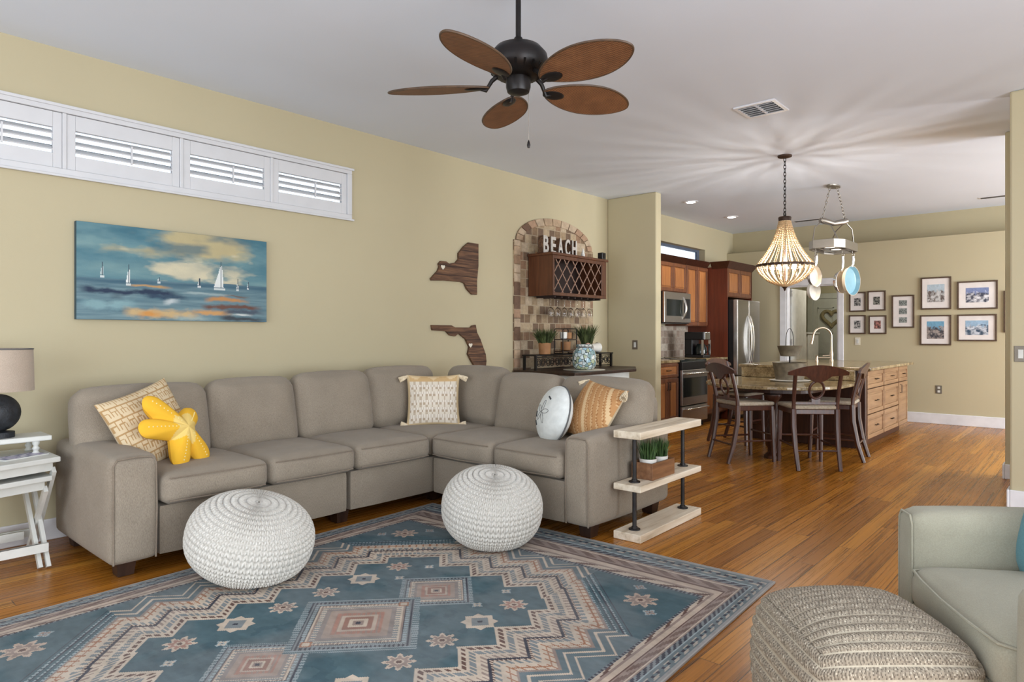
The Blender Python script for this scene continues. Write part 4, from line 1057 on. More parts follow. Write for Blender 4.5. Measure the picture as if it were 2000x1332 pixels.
# BEACH letters
bs = thing('letter_sign', 'wooden BEACH word sign with white letters on top of the wine rack', 'sign', (6.0, 4.62, WZ1+.031))
LW = .108
for i, ch in enumerate('BEACH'):
    cu = bpy.data.curves.new('t', 'FONT'); cu.body = ch; cu.size = .26; cu.extrude = .004; cu.align_x = 'CENTER'; cu.offset = .006
    to = bpy.data.objects.new('t', cu); COL.objects.link(to); dg = bpy.context.evaluated_depsgraph_get()
    me = bpy.data.meshes.new_from_object(to.evaluated_get(dg)); bpy.data.objects.remove(to)
    zz = [v.co.y for v in me.vertices]; xx = [v.co.x for v in me.vertices]; z0_, h_ = min(zz), max(zz)-min(zz); xm = (min(xx)+max(xx))/2; wd = max(xx)-min(xx)
    me.transform(Matrix(((.088/wd, 0, 0, -xm*.088/wd), (0, .19/h_, 0, -z0_*.19/h_), (0, 0, 1, 0), (0, 0, 0, 1))))
    me.transform(Matrix.Rotation(PI/2, 4, 'X')); me.transform(Matrix.Translation((-.28+i*.132, -.03, 0)))
    me.materials.clear(); me.materials.append(M['lettering'])
    bk = me.copy(); bk.transform(Matrix.Translation((0, .0105, 0)) @ Matrix.Diagonal((1, 9.0, 1, 1)) @ Matrix.Translation((0, .03, 0))); bk.materials.clear(); bk.materials.append(M['barn'])
    lo = bpy.data.objects.new('letter', me); COL.objects.link(lo); lo.parent = bs
    bo = bpy.data.objects.new('letter_block', bk); COL.objects.link(bo); bo.parent = lo
q = MB().box(-.35, .31, .0, .07, -.0005, .006); q.build('base_strip', M['barn'], bs)
sx_ = thing('shell', 'small white pointed seashell beside the letter H on the wine rack', 'seashell', (6.46, 4.62, WZ1+.031))
MB().lathe([(.024, 0), (.03, .015), (.022, .04), (.026, .045), (.016, .075), (.018, .08), (.004, .12), (0, .125)], 16).build('shell_body', M['whitecer'], sx_, smooth=True)
spk = thing('small_speaker', 'small black cube speaker on the right end of the wine rack', 'speaker', (6.71, 4.52, WZ1+.031))
MB().box(-.04, .04, -.035, .035, 0, .085).build('cabinet', M['black'], spk, bevel=.008); MB().cyl((0, -.0355, .045), (0, -.040, .045), .026, n=20).build('driver', M['iron'], spk)
# iron riser on the table with things on it
TZ = .8795
ir = thing('scroll_riser', 'long black scrolled-iron riser shelf on the bar table', 'shelf', (6.2, 4.62, TZ))
MB().box(5.47, 6.98, 4.53, 4.73, TZ+.155, TZ+.17).build('shelf_top', M['iron'], ir, world=True, bevel=.003)
for x in (5.49, 6.96):
    for y in (4.55, 4.71): MB().box(x-.012, x+.012, y-.012, y+.012, TZ+.0005, TZ+.155).build('leg', M['iron'], ir, world=True)
q = MB()
q.tube([(5.5, 4.55, TZ+.02), (6.95, 4.55, TZ+.02)], .005, 6); q.tube([(5.5, 4.55, TZ+.14), (6.95, 4.55, TZ+.14)], .005, 6)
for k in range(9):
    c_ = 5.58+k*.162
    for sg in (-1, 1):
        q.tube([(c_+sg*(.012+.030*(1-t/22))*math.cos(t*.55)+sg*.035, 4.55, TZ+.08+(.014+.036*(1-t/22))*math.sin(t*.55)) for t in range(23)], .0045, 5)
q.build('scrollwork', M['iron'], ir, smooth=True, world=True)
RZT = TZ+.1705
def plant(name, label, loc, pot, h, seed):
    g = thing(name, label, 'potted plant', loc)
    if pot == 'tan': MB().lathe([(.06, 0), (.065, .003), (.07, .125), (.066, .128), (.062, .115), (0, .115)], 24).build('pot', M['terra'], g, smooth=True)
    else: MB().lathe([(.045, 0), (.05, .003), (.062, .09), (.058, .09), (0, .08)], 24).build('pot', M['whitecer'], g, smooth=True)
    blades(MB().at((0, 0, .10)), 520, .06, h, .095, .0035, seed).build('foliage', M['grass2'], g)
plant('grass_plant', 'tufted green plant in a tan pot on the left of the iron riser', (5.72, 4.61, RZT), 'tan', .19, 21)
plant('grass_plant', 'tufted green plant in a white pot on the right of the iron riser', (6.52, 4.61, RZT), 'white', .24, 22)
wk = thing('tiered_stand', 'small black wire two-tier stand with dishes on the iron riser', 'stand', (6.13, 4.63, RZT))
q = MB()
for y in (-.06, .06): q.tube([(-.13, y, .0), (-.13, y, .27), (-.115, y, .285), (.115, y, .285), (.13, y, .27), (.13, y, 0)], .006, 8)
q.tube([(-.13, -.06, .004), (-.13, .06, .004)], .005, 6); q.tube([(.13, -.06, .004), (.13, .06, .004)], .005, 6); q.build('wire_frame', M['iron'], wk, smooth=True)
for z in (.02, .155): MB().box(-.135, .135, -.065, .065, z, z+.012).build('tier', M['dwood'], wk, bevel=.003)
for x, z, lab, m_, s_ in ((6.09, .167, 'small white candle jar on the upper tier of the wire stand', 'whitecer', .042), (6.18, .167, 'small copper cup on the upper tier of the wire stand', 'terra', .04), (6.13, .032, 'small brown bowl on the lower tier of the wire stand', 'terra', .055)):
    tag(MB().lathe([(s_*.7, 0), (s_, .01), (s_*1.05, s_*1.9), (s_*.95, s_*1.9), (s_*.9, .02), (0, .02)], 20).build('jar', M[m_], None, smooth=True), lab, 'jar').location = (x, 4.63, RZT+z+.0005)
bu = thing('tipped_bucket', 'small white bucket lying on its side at the right of the iron riser', 'bucket', (6.70, 4.62, RZT))
q = MB(); q.M = Matrix.Translation((0, 0, .061)) @ Matrix.Rotation(PI/2, 4, 'Y') @ Matrix.Translation((0, 0, -.08)); q.lathe([(0, 0), (.045, 0), (.058, .15), (.061, .152), (.061, .158), (.055, .158), (.043, .006), (0, .006)], 26); q.build('bucket_body', M['whitecer'], bu, smooth=True)
q = MB(); q.M = Matrix.Translation((0, 0, .061)) @ Matrix.Rotation(PI/2, 4, 'Y') @ Matrix.Translation((0, 0, -.08)); q.tube([(.0595*math.cos(PI*k/12), .0595*math.sin(PI*k/12), .15-.03*math.sin(PI*k/12)) for k in range(13)], .0025, 6); q.build('handle', M['iron'], bu, smooth=True)
cs = thing('conch_shell', 'pink and white conch shell on the iron riser behind the mosaic jar', 'seashell', (6.43, 4.53, RZT+.004))
q = MB(); q.grid(lambda u, v: ((.02+.052*math.sin(PI*min(1, v*1.05))**.8*(1+.12*math.sin(6*2*PI*u)))*math.cos(2*PI*u)*.9, (v-.5)*.14*.6, .052+(.02+.046*math.sin(PI*min(1, v*1.05))**.8)*math.sin(2*PI*u)), 48, 20, cu=True); q.build('shell_body', mat('pink_shell', S(214, 176, 160), .4, S(196, 140, 128), 20), cs, smooth=True)
mtt = thing('round_mat', 'round cream placemat on the bar table under the mosaic jar', 'mat', (5.98, 4.26, TZ)); MB().lathe([(0, .0005), (.23, .0005), (.232, .004), (0, .005)], 48).build('woven_disc', M['cream'], mtt, smooth=True)
jr = thing('mosaic_jar', 'round sea-glass mosaic jar in blue, green and white on the placemat', 'jar', (5.98, 4.26, TZ+.0055))
MB().lathe([(.085, 0), (.10, .006), (.122, .03), (.13, .07), (.13, .16), (.12, .20), (.095, .228), (.088, .24), (.088, .262), (.094, .272), (.088, .275), (.078, .25), (.08, .235), (0, .22)], 40).build('jar_body', M['jar'], jr, smooth=True)
MB().lathe([(.0885, .238), (.0915, .246), (.0885, .254)], 40).build('rim_band', M['graycord'], jr, smooth=True)
def plate(name, label, axis, c, n=1, w=.075, h=.115, m='gray', outlet=False):
    t = thing(name, label, 'light switch' if not outlet else 'outlet', c)
    def bx(a0, a1, d0, d1, z0, z1): return (d0, d1, a0, a1, z0, z1)
    MB().box(*bx(-w/2, w/2, -.006, -.0003, -h/2, h/2)).build('cover_plate', M[m], t, bevel=.0015)
    if outlet:
        for z in (-.026, .026): MB().box(*bx(-.016, .016, -.009, -.0055, z-.016, z+.016)).build('socket', M['white'], t, bevel=.002)
    else:
        for k in range(n):
            x = (k-(n-1)/2)*.045; MB().box(*bx(x-.016, x+.016, -.010, -.0055, -.032, .032)).build('rocker', M['white'], t, bevel=.002)
plate('light_switch', 'bronze light switch on the partition wall by the bar table', 'x', (PX, 4.43, 1.14))
plate('light_switch', 'light switch below the small frames beside the laundry doorway', 'x', (BX, 2.775, 1.17), m='cream')
plate('light_switch', 'light switch on the wall at the right edge of the photo', 'x', (6.05, .435, 1.125))
plate('wall_outlet', 'bronze wall outlet low on the far yellow wall', 'x', (BX, 1.72, .49), outlet=True)

# ------------------------------------------------------------------ kitchen run on the left wall
KY = WY-.002
def panel_door(parent, x0, x1, z0, z1, yf, nm='door', th=.02, fr=.055, m=None, mp=None, pull=None):
    # door facing -Y: stile-and-rail frame with a raised centre panel; pull = (x, z, vertical?)
    m = m or M['cherry']; mp = mp or M['cherry_panel']
    q = MB().box(x0, x1, yf-th, yf-.0005, z0, z0+fr).box(x0, x1, yf-th, yf-.0005, z1-fr, z1).box(x0, x0+fr, yf-th, yf-.0005, z0+fr, z1-fr).box(x1-fr, x1, yf-th, yf-.0005, z0+fr, z1-fr)
    d = q.build(nm, m, parent, world=True, bevel=.004)
    q = MB().box(x0+fr, x1-fr, yf-th*.5, yf-.0005, z0+fr, z1-fr); q.box(x0+fr+.02, x1-fr-.02, yf-th*.85, yf-th*.5, z0+fr+.02, z1-fr-.02)
    q.build('center_panel', mp, d, world=True, bevel=.006)
    if pull:
        x, z, v = pull; q = MB(); h = .05
        a, b = ((x, yf-th-.02, z-h), (x, yf-th-.02, z+h)) if v else ((x-h, yf-th-.02, z), (x+h, yf-th-.02, z))
        q.tube([(a[0], yf-th, a[2]), a, b, (b[0], yf-th, b[2])], .005, 6); q.build('handle', M['bronzepull'], d, smooth=True, world=True)
    return d
CT = .935                                  # counter top height
bc = thing('base_cabinet', 'cherry base cabinet with one drawer and two doors left of the range', 'cabinet', (7.78, 4.5, 0))
MB().box(7.465, 8.05, 4.215, KY, .12, CT-.035).build('body', M['cherry'], bc, world=True); MB().box(7.465, 8.05, 4.29, KY, .001, .12).build('toe_kick', M['island_dark'], bc, world=True)
panel_door(bc, 7.475, 8.04, .71, .885, 4.215, 'drawer', fr=.035, pull=(7.76, .80, False))
panel_door(bc, 7.475, 7.754, .14, .695, 4.215, pull=(7.73, .6, True)); panel_door(bc, 7.762, 8.04, .14, .695, 4.215, pull=(7.79, .6, True))
bc2 = thing('base_cabinet', 'cherry base cabinet between the range and the tall fridge panel', 'cabinet', (9.2, 4.5, 0))
MB().box(8.83, 9.575, 4.215, KY, .12, CT-.035).build('body', M['cherry'], bc2, world=True); MB().box(8.83, 9.575, 4.29, KY, .001, .12).build('toe_kick', M['island_dark'], bc2, world=True)
panel_door(bc2, 8.84, 9.565, .71, .885, 4.215, 'drawer', fr=.035, pull=(9.2, .8, False))
panel_door(bc2, 8.84, 9.20, .14, .695, 4.215, pull=(9.17, .6, True)); panel_door(bc2, 9.207, 9.565, .14, .695, 4.215, pull=(9.24, .6, True))
for x0, x1, lab in ((7.465, 8.055, 'granite countertop slab left of the range'), (8.825, 9.575, 'granite countertop slab right of the range under the coffee maker')):
    tag(MB().box(x0, x1, 4.185, KY, CT-.0345, CT).build('countertop', M['granite'], loc=((x0+x1)/2, 4.5, CT-.0345), bevel=.006), lab, 'countertop')
kb = tag(MB().box(7.465, 9.575, KY-.012, KY, CT+.0005, 1.40).build('kitchen_backsplash', M['tile2'], loc=(8.5, KY, CT)), 'tumbled stone tile backsplash behind the kitchen range', 'backsplash')
rn = thing('kitchen_range', 'stainless steel range with black oven window', 'oven', (8.44, 4.5, 0)); XR0, XR1 = 8.062, 8.818
MB().box(XR0, XR1, 4.19, KY-.02, .06, CT-.03).build('body', M['black'], rn, world=True)
MB().box(XR0, XR1, 4.17, KY-.02, CT-.03, CT-.005).build('cooktop', M['blackglass'], rn, world=True, bevel=.004)
q = MB().box(XR0+.004, XR1-.004, 4.155, 4.19, .80, CT-.032); q.build('control_panel', M['black'], rn, world=True, bevel=.004)
od = MB().box(XR0+.004, XR1-.004, 4.150, 4.19, .32, .795).build('oven_door', M['steel'], rn, world=True, bevel=.006)
MB().box(XR0+.03, XR1-.03, 4.146, 4.1502, .43, .69).build('window', M['blackglass'], od, world=True)
q = MB().tube([(XR0+.06, 4.15, .745), (XR0+.06, 4.105, .745), (XR1-.06, 4.105, .745), (XR1-.06, 4.15, .745)], .013, 10); q.build('handle', M['steel_light'], od, smooth=True, world=True)
dr = MB().box(XR0+.004, XR1-.004, 4.150, 4.19, .085, .305).build('drawer', M['steel'], rn, world=True, bevel=.006)
q = MB().tube([(XR0+.06, 4.15, .27), (XR0+.06, 4.11, .27), (XR1-.06, 4.11, .27), (XR1-.06, 4.15, .27)], .012, 10); q.build('handle', M['steel_light'], dr, smooth=True, world=True)
q = MB()
for x in (XR0+.03, XR1-.03):
    for y in (4.22, 4.78): q.cyl((x, y, .001), (x, y, .06), .015, n=10)
q.build('foot', M['black'], rn, world=True)
q = MB()
for x in (8.25, 8.62):
    for y in (4.33, 4.62):
        q.tube([(x+.085*math.cos(2*PI*k/24), y+.085*math.sin(2*PI*k/24), CT-.002) for k in range(24)], .003, 5, closed=True)
q.build('burner_ring', M['gray'], rn, world=True)
# uppers
UZ1 = 2.31
def upper(label, x0, x1, z0, doors, yf=4.52):
    t = thing('upper_cabinet', label, 'cabinet', ((x0+x1)/2, KY, z0))
    MB().box(x0, x1, yf, KY, z0, UZ1).build('body', M['cherry'], t, world=True)
    w = (x1-x0)/doors
    for k in range(doors): panel_door(t, x0+k*w+.006, x0+(k+1)*w-.006, z0+.01, UZ1-.03, yf, fr=.05)
    q = MB().add([(x0, yf-.005, UZ1-.02), (x1, yf-.005, UZ1-.02), (x1, yf-.07, UZ1+.065), (x0, yf-.07, UZ1+.065), (x0, yf+.02, UZ1-.02), (x1, yf+.02, UZ1-.02), (x1, yf+.02, UZ1+.065), (x0, yf+.02, UZ1+.065)], [(0, 1, 2, 3), (4, 5, 6, 7), (0, 1, 5, 4), (3, 2, 6, 7), (0, 3, 7, 4), (1, 2, 6, 5)])
    q.build('crown_molding', M['island_dark'], t, world=True, bevel=.004); return t
upper('cherry upper cabinet at the partition wall left of the microwave', 7.465, 8.075, 1.40, 1)
upper('short cherry upper cabinet with two doors directly above the microwave', 8.08, 8.865, 1.87, 2)
upper('tall cherry upper cabinet with two doors right of the microwave', 8.87, 9.575, 1.40, 2)
mw = thing('microwave', 'stainless over-the-range microwave with curved handle', 'microwave', (8.47, 4.6, 1.44))
MB().box(8.085, 8.86, 4.46, KY, 1.425, 1.865).build('body', M['black'], mw, world=True)
md = MB().box(8.085, 8.86, 4.43, 4.46, 1.44, 1.86).build('door', M['steel'], mw, world=True, bevel=.005)
MB().box(8.15, 8.60, 4.427, 4.4302, 1.53, 1.76).build('window', M['blackglass'], md, world=True)
MB().box(8.66, 8.83, 4.427, 4.4302, 1.50, 1.78).build('keypad', M['black'], md, world=True)
q = MB().tube([(8.635, 4.43-.045*math.sin(PI*k/12), 1.49+.31*k/12) for k in range(13)], .013, 8); q.build('handle', M['steel_light'], md, smooth=True, world=True)
# fridge enclosure and fridge
fc = thing('fridge_cabinet', 'tall cherry side panel and cabinet built around the refrigerator', 'cabinet', (10.05, 4.5, 0))
MB().box(9.58, 9.605, 4.20, KY, .001, 2.30).build('side_panel', M['cherry_dark'], fc, world=True); MB().box(10.50, 10.525, 4.20, KY, 1.80, 2.30).build('side_panel', M['cherry_dark'], fc, world=True)
MB().box(9.605, 10.50, 4.22, KY, 1.845, 2.30).build('body', M['cherry'], fc, world=True)
panel_door(fc, 9.60, 10.055, 1.855, 2.27, 4.22, fr=.06); panel_door(fc, 10.062, 10.52, 1.855, 2.27, 4.22, fr=.06)
def crownseg(pts_in, pts_out, z0, z1):
    q = MB(); n = len(pts_in)
    vs = [(x, y, z0) for x, y in pts_in]+[(x, y, z1) for x, y in pts_out]+[(x, y, z1) for x, y in pts_in]
    fs = []
    for i in range(n-1): fs += [(i, i+1, n+i+1, n+i), (n+i, n+i+1, 2*n+i+1, 2*n+i), (i, 2*n+i, 2*n+i+1, i+1)]
    fs += [(0, n, 2*n), (n-1, 3*n-1, 2*n-1)]
    return q.add(vs, fs)
q = crownseg([(9.58, 4.44), (9.58, 4.198), (10.525, 4.198), (10.525, KY-.1)], [(9.51, 4.44), (9.51, 4.13), (10.595, 4.13), (10.595, KY-.1)], 2.27, 2.375)
q.build('crown_molding', M['island_dark'], fc, world=True)
fr = thing('refrigerator', 'stainless french-door refrigerator with two curved handles', 'refrigerator', (10.05, 4.45, 0))
MB().box(9.625, 10.49, 4.13, KY-.02, .02, 1.80).build('body', M['black'], fr, world=True)
for x0, x1, hx in ((9.625, 10.052, 10.02), (10.062, 10.49, 10.095)):
    d = MB().box(x0, x1, 4.055, 4.128, .66, 1.80).build('door', M['steel'], fr, world=True, bevel=.012)
    q = MB().tube([(hx, 4.055-.06*math.sin(PI*k/14)**.7, .80+.76*k/14) for k in range(15)], .014, 8); q.build('handle', M['steel_light'], d, smooth=True, world=True)
d = MB().box(9.625, 10.49, 4.055, 4.128, .06, .65).build('freezer_drawer', M['steel'], fr, world=True, bevel=.012)
q = MB().tube([(9.72, 4.055, .58), (9.72, 4.0, .58), (10.40, 4.0, .58), (10.40, 4.055, .58)], .014, 8); q.build('handle', M['steel_light'], d, smooth=True, world=True)
MB().box(9.65, 10.47, 4.16, 4.7, .001, .02).build('base_grille', M['black'], fr, world=True)
cm = thing('coffee_maker', 'black and steel drip coffee maker on the counter by the range', 'coffee maker', (9.05, 4.42, CT+.0005))
MB().box(-.11, .11, -.15, .15, 0, .04).build('base', M['black'], cm, bevel=.008); MB().box(-.11, .11, .03, .15, .04, .36).build('water_tank', M['black'], cm, bevel=.008)
bh = MB().box(-.115, .115, -.15, .15, .26, .375).build('brew_head', M['black'], cm, bevel=.012); MB().box(-.085, .085, -.157, -.1505, .265, .37).build('front_plate', M['steel_light'], bh, bevel=.003)
cf = MB().lathe([(.055, .042), (.08, .05), (.085, .13), (.06, .19), (.055, .20), (0, .2)], 24, (0, -.055, 0)).build('carafe', M['blackglass'], cm, smooth=True)
q = MB().tube([(-.0, -.14, .18), (-.0, -.175, .17), (-.0, -.175, .09), (-.0, -.14, .08)], .009, 8); q.build('handle', M['black'], cf, smooth=True)
for sx in (-1, 1): MB().box(sx*.112-.006, sx*.112+.006, -.15, -.12, .04, .26).build('side_rail', M['steel_light'], cm)
# hanging heart on the laundry door, cabinet in the laundry
hw = thing('heart_wreath', 'moss green heart-shaped wreath hanging on the laundry door', 'wreath', (13.535, 3.855, 1.6))
q = MB(); HP = [(.0105*16*math.sin(t)**3, .0105*(13*math.cos(t)-5*math.cos(2*t)-2*math.cos(3*t)-math.cos(4*t))) for t in [2*PI*k/60 for k in range(60)]]
q.tube([(-.0, -x, z) for x, z in HP], .034, 10, closed=True); q.build('wreath_ring', M['wreath'], hw, smooth=True)
lc = thing('laundry_cabinet', 'pale white utility cabinet in the laundry room beyond the doorway', 'cabinet', (13.1, 4.2, 0))
MB().box(12.8, 13.4, 4.05, 4.40, .02, 1.28).build('body', M['white'], lc, world=True, bevel=.01)
MB().box(12.77, 13.43, 4.03, 4.41, 1.28, 1.32).build('top_panel', M['white'], lc, world=True, bevel=.01); MB().box(12.794, 12.80, 4.08, 4.37, .1, 1.24).build('door', M['cream'], lc, world=True, bevel=.003)
MB().box(12.85, 13.35, 4.08, 4.38, .001, .02).build('plinth', M['black'], lc, world=True)
bg_ = thing('hanging_bag', 'dark cloth bag hanging on the front of the laundry cabinet', 'bag', (12.77, 4.16, 1.0))
q = MB(); q.cushion((-.02, 0, 0), (.04, .10, .28), .02, (.01, 0, 0), 7); q.build('bag_body', M['black'], bg_, smooth=True)
q = MB(); q.tube([(-.012, -.03, .13), (-.006, -.02, .2), (-.006, .02, .2), (-.012, .03, .13)], .004, 6); q.build('strap', M['black'], bg_, smooth=True)

# ------------------------------------------------------------------ island, dining table
isl = thing('kitchen_island', 'large kitchen island with tan drawer fronts and dark end panel', 'kitchen island', (9.0, 2.6, 0))
IX0, IX1, IY0, IY1, IZ = 7.98, 10.08, 1.92, 3.27, .872
MB().box(IX0+.03, IX1, IY0+.022, IY1, .10, IZ).build('body', M['island_dark'], isl, world=True); MB().box(IX0+.06, IX1-.06, IY0+.09, IY1-.06, .001, .10).build('toe_kick', M['island_dark'], isl, world=True)
MB().box(IX0, IX0+.03, IY0+.03, IY1, .085, IZ).build('end_panel', M['island_dark'], isl, world=True)
q = MB().box(IX0-.02, IX0+.05, IY0+.0, IY0+.075, .07, IZ).box(IX0-.03, IX0+.055, IY0-.008, IY0+.085, .07, .16).box(IX0-.03, IX0+.055, IY0-.008, IY0+.085, IZ-.05, IZ)
q.build('corner_post', M['island_dark'], isl, world=True, bevel=.008)
for x0, x1 in ((IX0+.075, 8.775), (8.805, 9.535)):
    for z0, z1 in ((.67, .86), (.385, .66), (.11, .375)):
        panel_door(isl, x0, x1, z0, z1, IY0+.02, 'drawer', .02, .045, M['island'], M['island'], ((x0+x1)/2, (z0+z1)/2, False))
panel_door(isl, 9.57, 10.06, .67, .86, IY0+.02, 'drawer', .02, .045, M['island'], M['island'], (9.82, .765, False)); panel_door(isl, 9.57, 10.06, .11, .66, IY0+.02, 'door', .02, .05, M['island'], M['island'], (9.63, .58, True))
ict = tag(MB().prism([(7.94, 1.86), (10.13, 1.86), (10.13, 3.34), (7.94, 3.34)], IZ+.0005, IZ+.036).build('island_countertop', M['granite'], loc=(9, 2.6, IZ), bevel=.008), 'mottled gold granite countertop on the kitchen island', 'countertop')
tag(MB().box(7.945, 7.978, 2.02, 3.30, .757, IZ).build('granite_upstand', M['granite'], loc=(7.96, 2.6, .757), bevel=.004), 'vertical granite slab between the table top and the island counter', 'granite slab')
dt = thing('dining_table', 'rounded gold granite table attached to the end of the island', 'table', (7.2, 2.6, 0)); TT = .755
tp_ = [(7.944, 1.94)]+[(7.2-.68*math.sin(t), 2.64-.70*math.cos(t)) for t in [PI*k/24 for k in range(25)]]+[(7.944, 3.34)]
MB().prism(tp_[::-1], TT-.034, TT).build('tabletop', M['granite'], dt, world=True, bevel=.008)
tp2 = [(7.94, 2.24)]+[(7.3-.36*math.sin(t), 2.64-.40*math.cos(t)) for t in [PI*k/20 for k in range(21)]]+[(7.94, 3.04)]
MB().prism(tp2[::-1], TT-.10, TT-.0345).build('apron', M['island_dark'], dt, world=True)
MB().lathe([(.085, .001), (.085, .03), (.05, .06), (.05, .10), (.065, .13), (.068, .30), (.05, .34), (.058, .37), (.046, .42), (.06, .50), (.05, .56), (.06, .60), (.085, .63), (.085, TT-.101)], 24, (6.86, 2.52, 0)).build('pedestal_leg', M['island_dark'], dt, smooth=True, world=True)
# chairs (local: faces +x, seat centre above the origin)
CS = .585
def make_chair(label):
    t = thing('dining_chair', label, 'chair', (0, 0, 0), 0, 'dark dining chairs round the granite table')
    cw_ = M['chairwood']
    q = MB().prism([(-.20, -.20), (.19, -.215), (.19, .215), (-.20, .20)], CS-.07, CS-.022); q.build('seat_frame', cw_, t, bevel=.006)
    q = MB().prism([(-.215, -.205), (-.17, -.215), (.18, -.225), (.205, -.20), (.205, .20), (.18, .225), (-.17, .215), (-.215, .205)], CS-.0215, CS+.015); q.build('seat', M['chairseat'], t, bevel=.014)
    for s in (-1, 1):
        q = MB().tube([(-.30, s*.19, .001), (-.245, s*.195, .18), (-.205, s*.20, .40), (-.20, s*.20, CS-.02)], [.020, .023, .026, .027], 8); q.build('leg', cw_, t, smooth=True)
        q = MB().tube([(.195, s*.205, .001), (.185, s*.20, .3), (.18, s*.195, CS-.03)], [.018, .023, .027], 8); q.build('leg', cw_, t, smooth=True)
    Bk = .40
    def bxp(z): return -.20-.10*max(0, (z-CS)/Bk)**1.3
    for s in (-1, 1):
        q = MB().tube([(bxp(z), s*(.198+.012*(z-CS)/Bk), z) for z in [CS-.02+Bk*.93*k/6 for k in range(7)]], .019, 8); q.build('back_post', cw_, t, smooth=True)
    # curved crest rail with a lower scoop into the splat
    def crest(a, b):
        y = (2*a-1)*.275; top = CS+Bk-.065*(2*a-1)**2; bot = CS+Bk-.115+.02*abs(2*a-1)-.05*max(0, 1-(abs(y)/.11)**2)
        if abs(2*a-1) > .93: bot = max(bot, top-.06)
        z = bot+(top-bot)*b; return (bxp(z)-.02*(1-(2*a-1)**2), y, z)
    q = MB(); n = 25
    fr_ = [crest(i/(n-1), 0) for i in range(n)]+[crest(1-i/(n-1), 1) for i in range(n)]
    vs = [(x-.011, y, z) for x, y, z in fr_]+[(x+.011, y, z) for x, y, z in fr_]; m2 = 2*n
    fs = [(i, i+1, m2-2-i, m2-1-i) for i in range(n-1)]+[(m2+i, m2+m2-1-i, m2+m2-2-i, m2+i+1) for i in range(n-1)]+[(i, m2+i, m2+(i+1) % m2, (i+1) % m2) for i in range(m2)]
    q.add(vs, fs); q.build('crest_rail', cw_, t)
    q = MB(); zc = CS+.165
    ring = [(bxp(zc+.082*math.sin(2*PI*k/28)), .066*math.cos(2*PI*k/28), zc+.082*math.sin(2*PI*k/28)) for k in range(28)]
    q.tube(ring, .0125, 8, closed=True); q.box(bxp(CS+.05)-.009, bxp(CS+.05)+.009, -.04, .04, CS+.03, CS+.09)
    q.build('oval_splat', cw_, t, smooth=True)
    q = MB().box(bxp(CS+.04)-.010, bxp(CS+.04)+.010, -.19, .19, CS+.022, CS+.05); q.build('lower_back_rail', cw_, t, bevel=.004)
    for s in (-1, 1): MB().tube([(-.235, s*.197, .215), (.185, s*.20, .215)], .010, 8).build('stretcher', cw_, t, smooth=True)
    MB().tube([(-.25, -.19, .18), (-.25, .19, .18)], .010, 8).build('stretcher', cw_, t, smooth=True); MB().tube([(.187, -.20, .27), (.187, .20, .27)], .010, 8).build('stretcher', cw_, t, smooth=True)
    return t
ch = make_chair('dark oval-back dining chair at the left front of the granite table')
ch.location = (6.61, 2.71, 0); ch.rotation_euler = (0, 0, math.radians(-36))
dup(ch, (6.70, 2.13, 0), math.radians(38), 'dark oval-back dining chair at the near side of the table, back to camera')
dup(ch, (7.34, 2.07, 0), math.radians(97), 'dark oval-back dining chair seen edge-on beside the island drawers')
dup(ch, (7.62, 3.19, 0), math.radians(-96), 'dark dining chair behind the front left chair, only its top showing')
# two-tier bucket centrepiece
cp = thing('tiered_bucket_stand', 'two-tier galvanized bucket centerpiece with wire hoop on the granite table', 'centerpiece', (7.50, 2.57, TT+.0005))
MB().lathe([(0, 0), (.19, 0), (.215, .012), (.19, .016), (0, .016)], 36).build('plate', M['whitecer'], cp, smooth=True)
MB().lathe([(0, .0165), (.145, .0165), (.178, .20), (.185, .205), (.178, .208), (.140, .03), (0, .03)], 36).build('lower_bucket', M['galv'], cp, smooth=True)
MB().cyl((0, 0, .03), (0, 0, .39), .008, n=10).build('pole', M['iron'], cp, smooth=True)
MB().lathe([(0, .275), (.095, .275), (.128, .385), (.133, .39), (.126, .392), (.09, .285), (0, .285)], 32).build('upper_bucket', M['galv'], cp, smooth=True)
q = MB().tube([(.0+.045*math.cos(t)*.6, -.045*math.cos(t)*.75, .39+.19*math.sin(t)**.8) for t in [PI*k/16 for k in range(17)]], .0035, 6); q.build('wire_hoop', M['iron'], cp, smooth=True)
# faucet etc. on the island
fa = thing('kitchen_faucet', 'pale bronze gooseneck bridge faucet on the island', 'faucet', (9.55, 2.72, IZ+.0365))
VX, VY = -.665, .7466
def fp(s, z): return (VX*s, VY*s, z)
q = MB(); q.tube([fp(0, 0), fp(0, .30)]+[fp(.125-.125*math.cos(PI*k/14), .33+.125*math.sin(PI*k/14)) for k in range(15)]+[fp(.262, .28), fp(.275, .235)], [.018]+[.013]*16+[.015, .02], 10); q.build('spout', M['faucet'], fa, smooth=True)
MB().lathe([(.026, 0), (.026, .02), (.018, .04), (.024, .10), (.02, .13)], 16).build('spout_base', M['faucet'], fa, smooth=True)
for s in (.20,): MB().lathe([(.022, 0), (.022, .02), (.014, .04), (.02, .075), (.0, .085)], 16, fp(s, 0)).build('valve', M['faucet'], fa, smooth=True)
MB().tube([fp(0, .085), fp(.12, .075)], .008, 8).build('lever_handle', M['faucet'], fa, smooth=True); MB().tube([fp(0, .05), fp(.20, .05)], .009, 8).build('bridge', M['faucet'], fa, smooth=True)

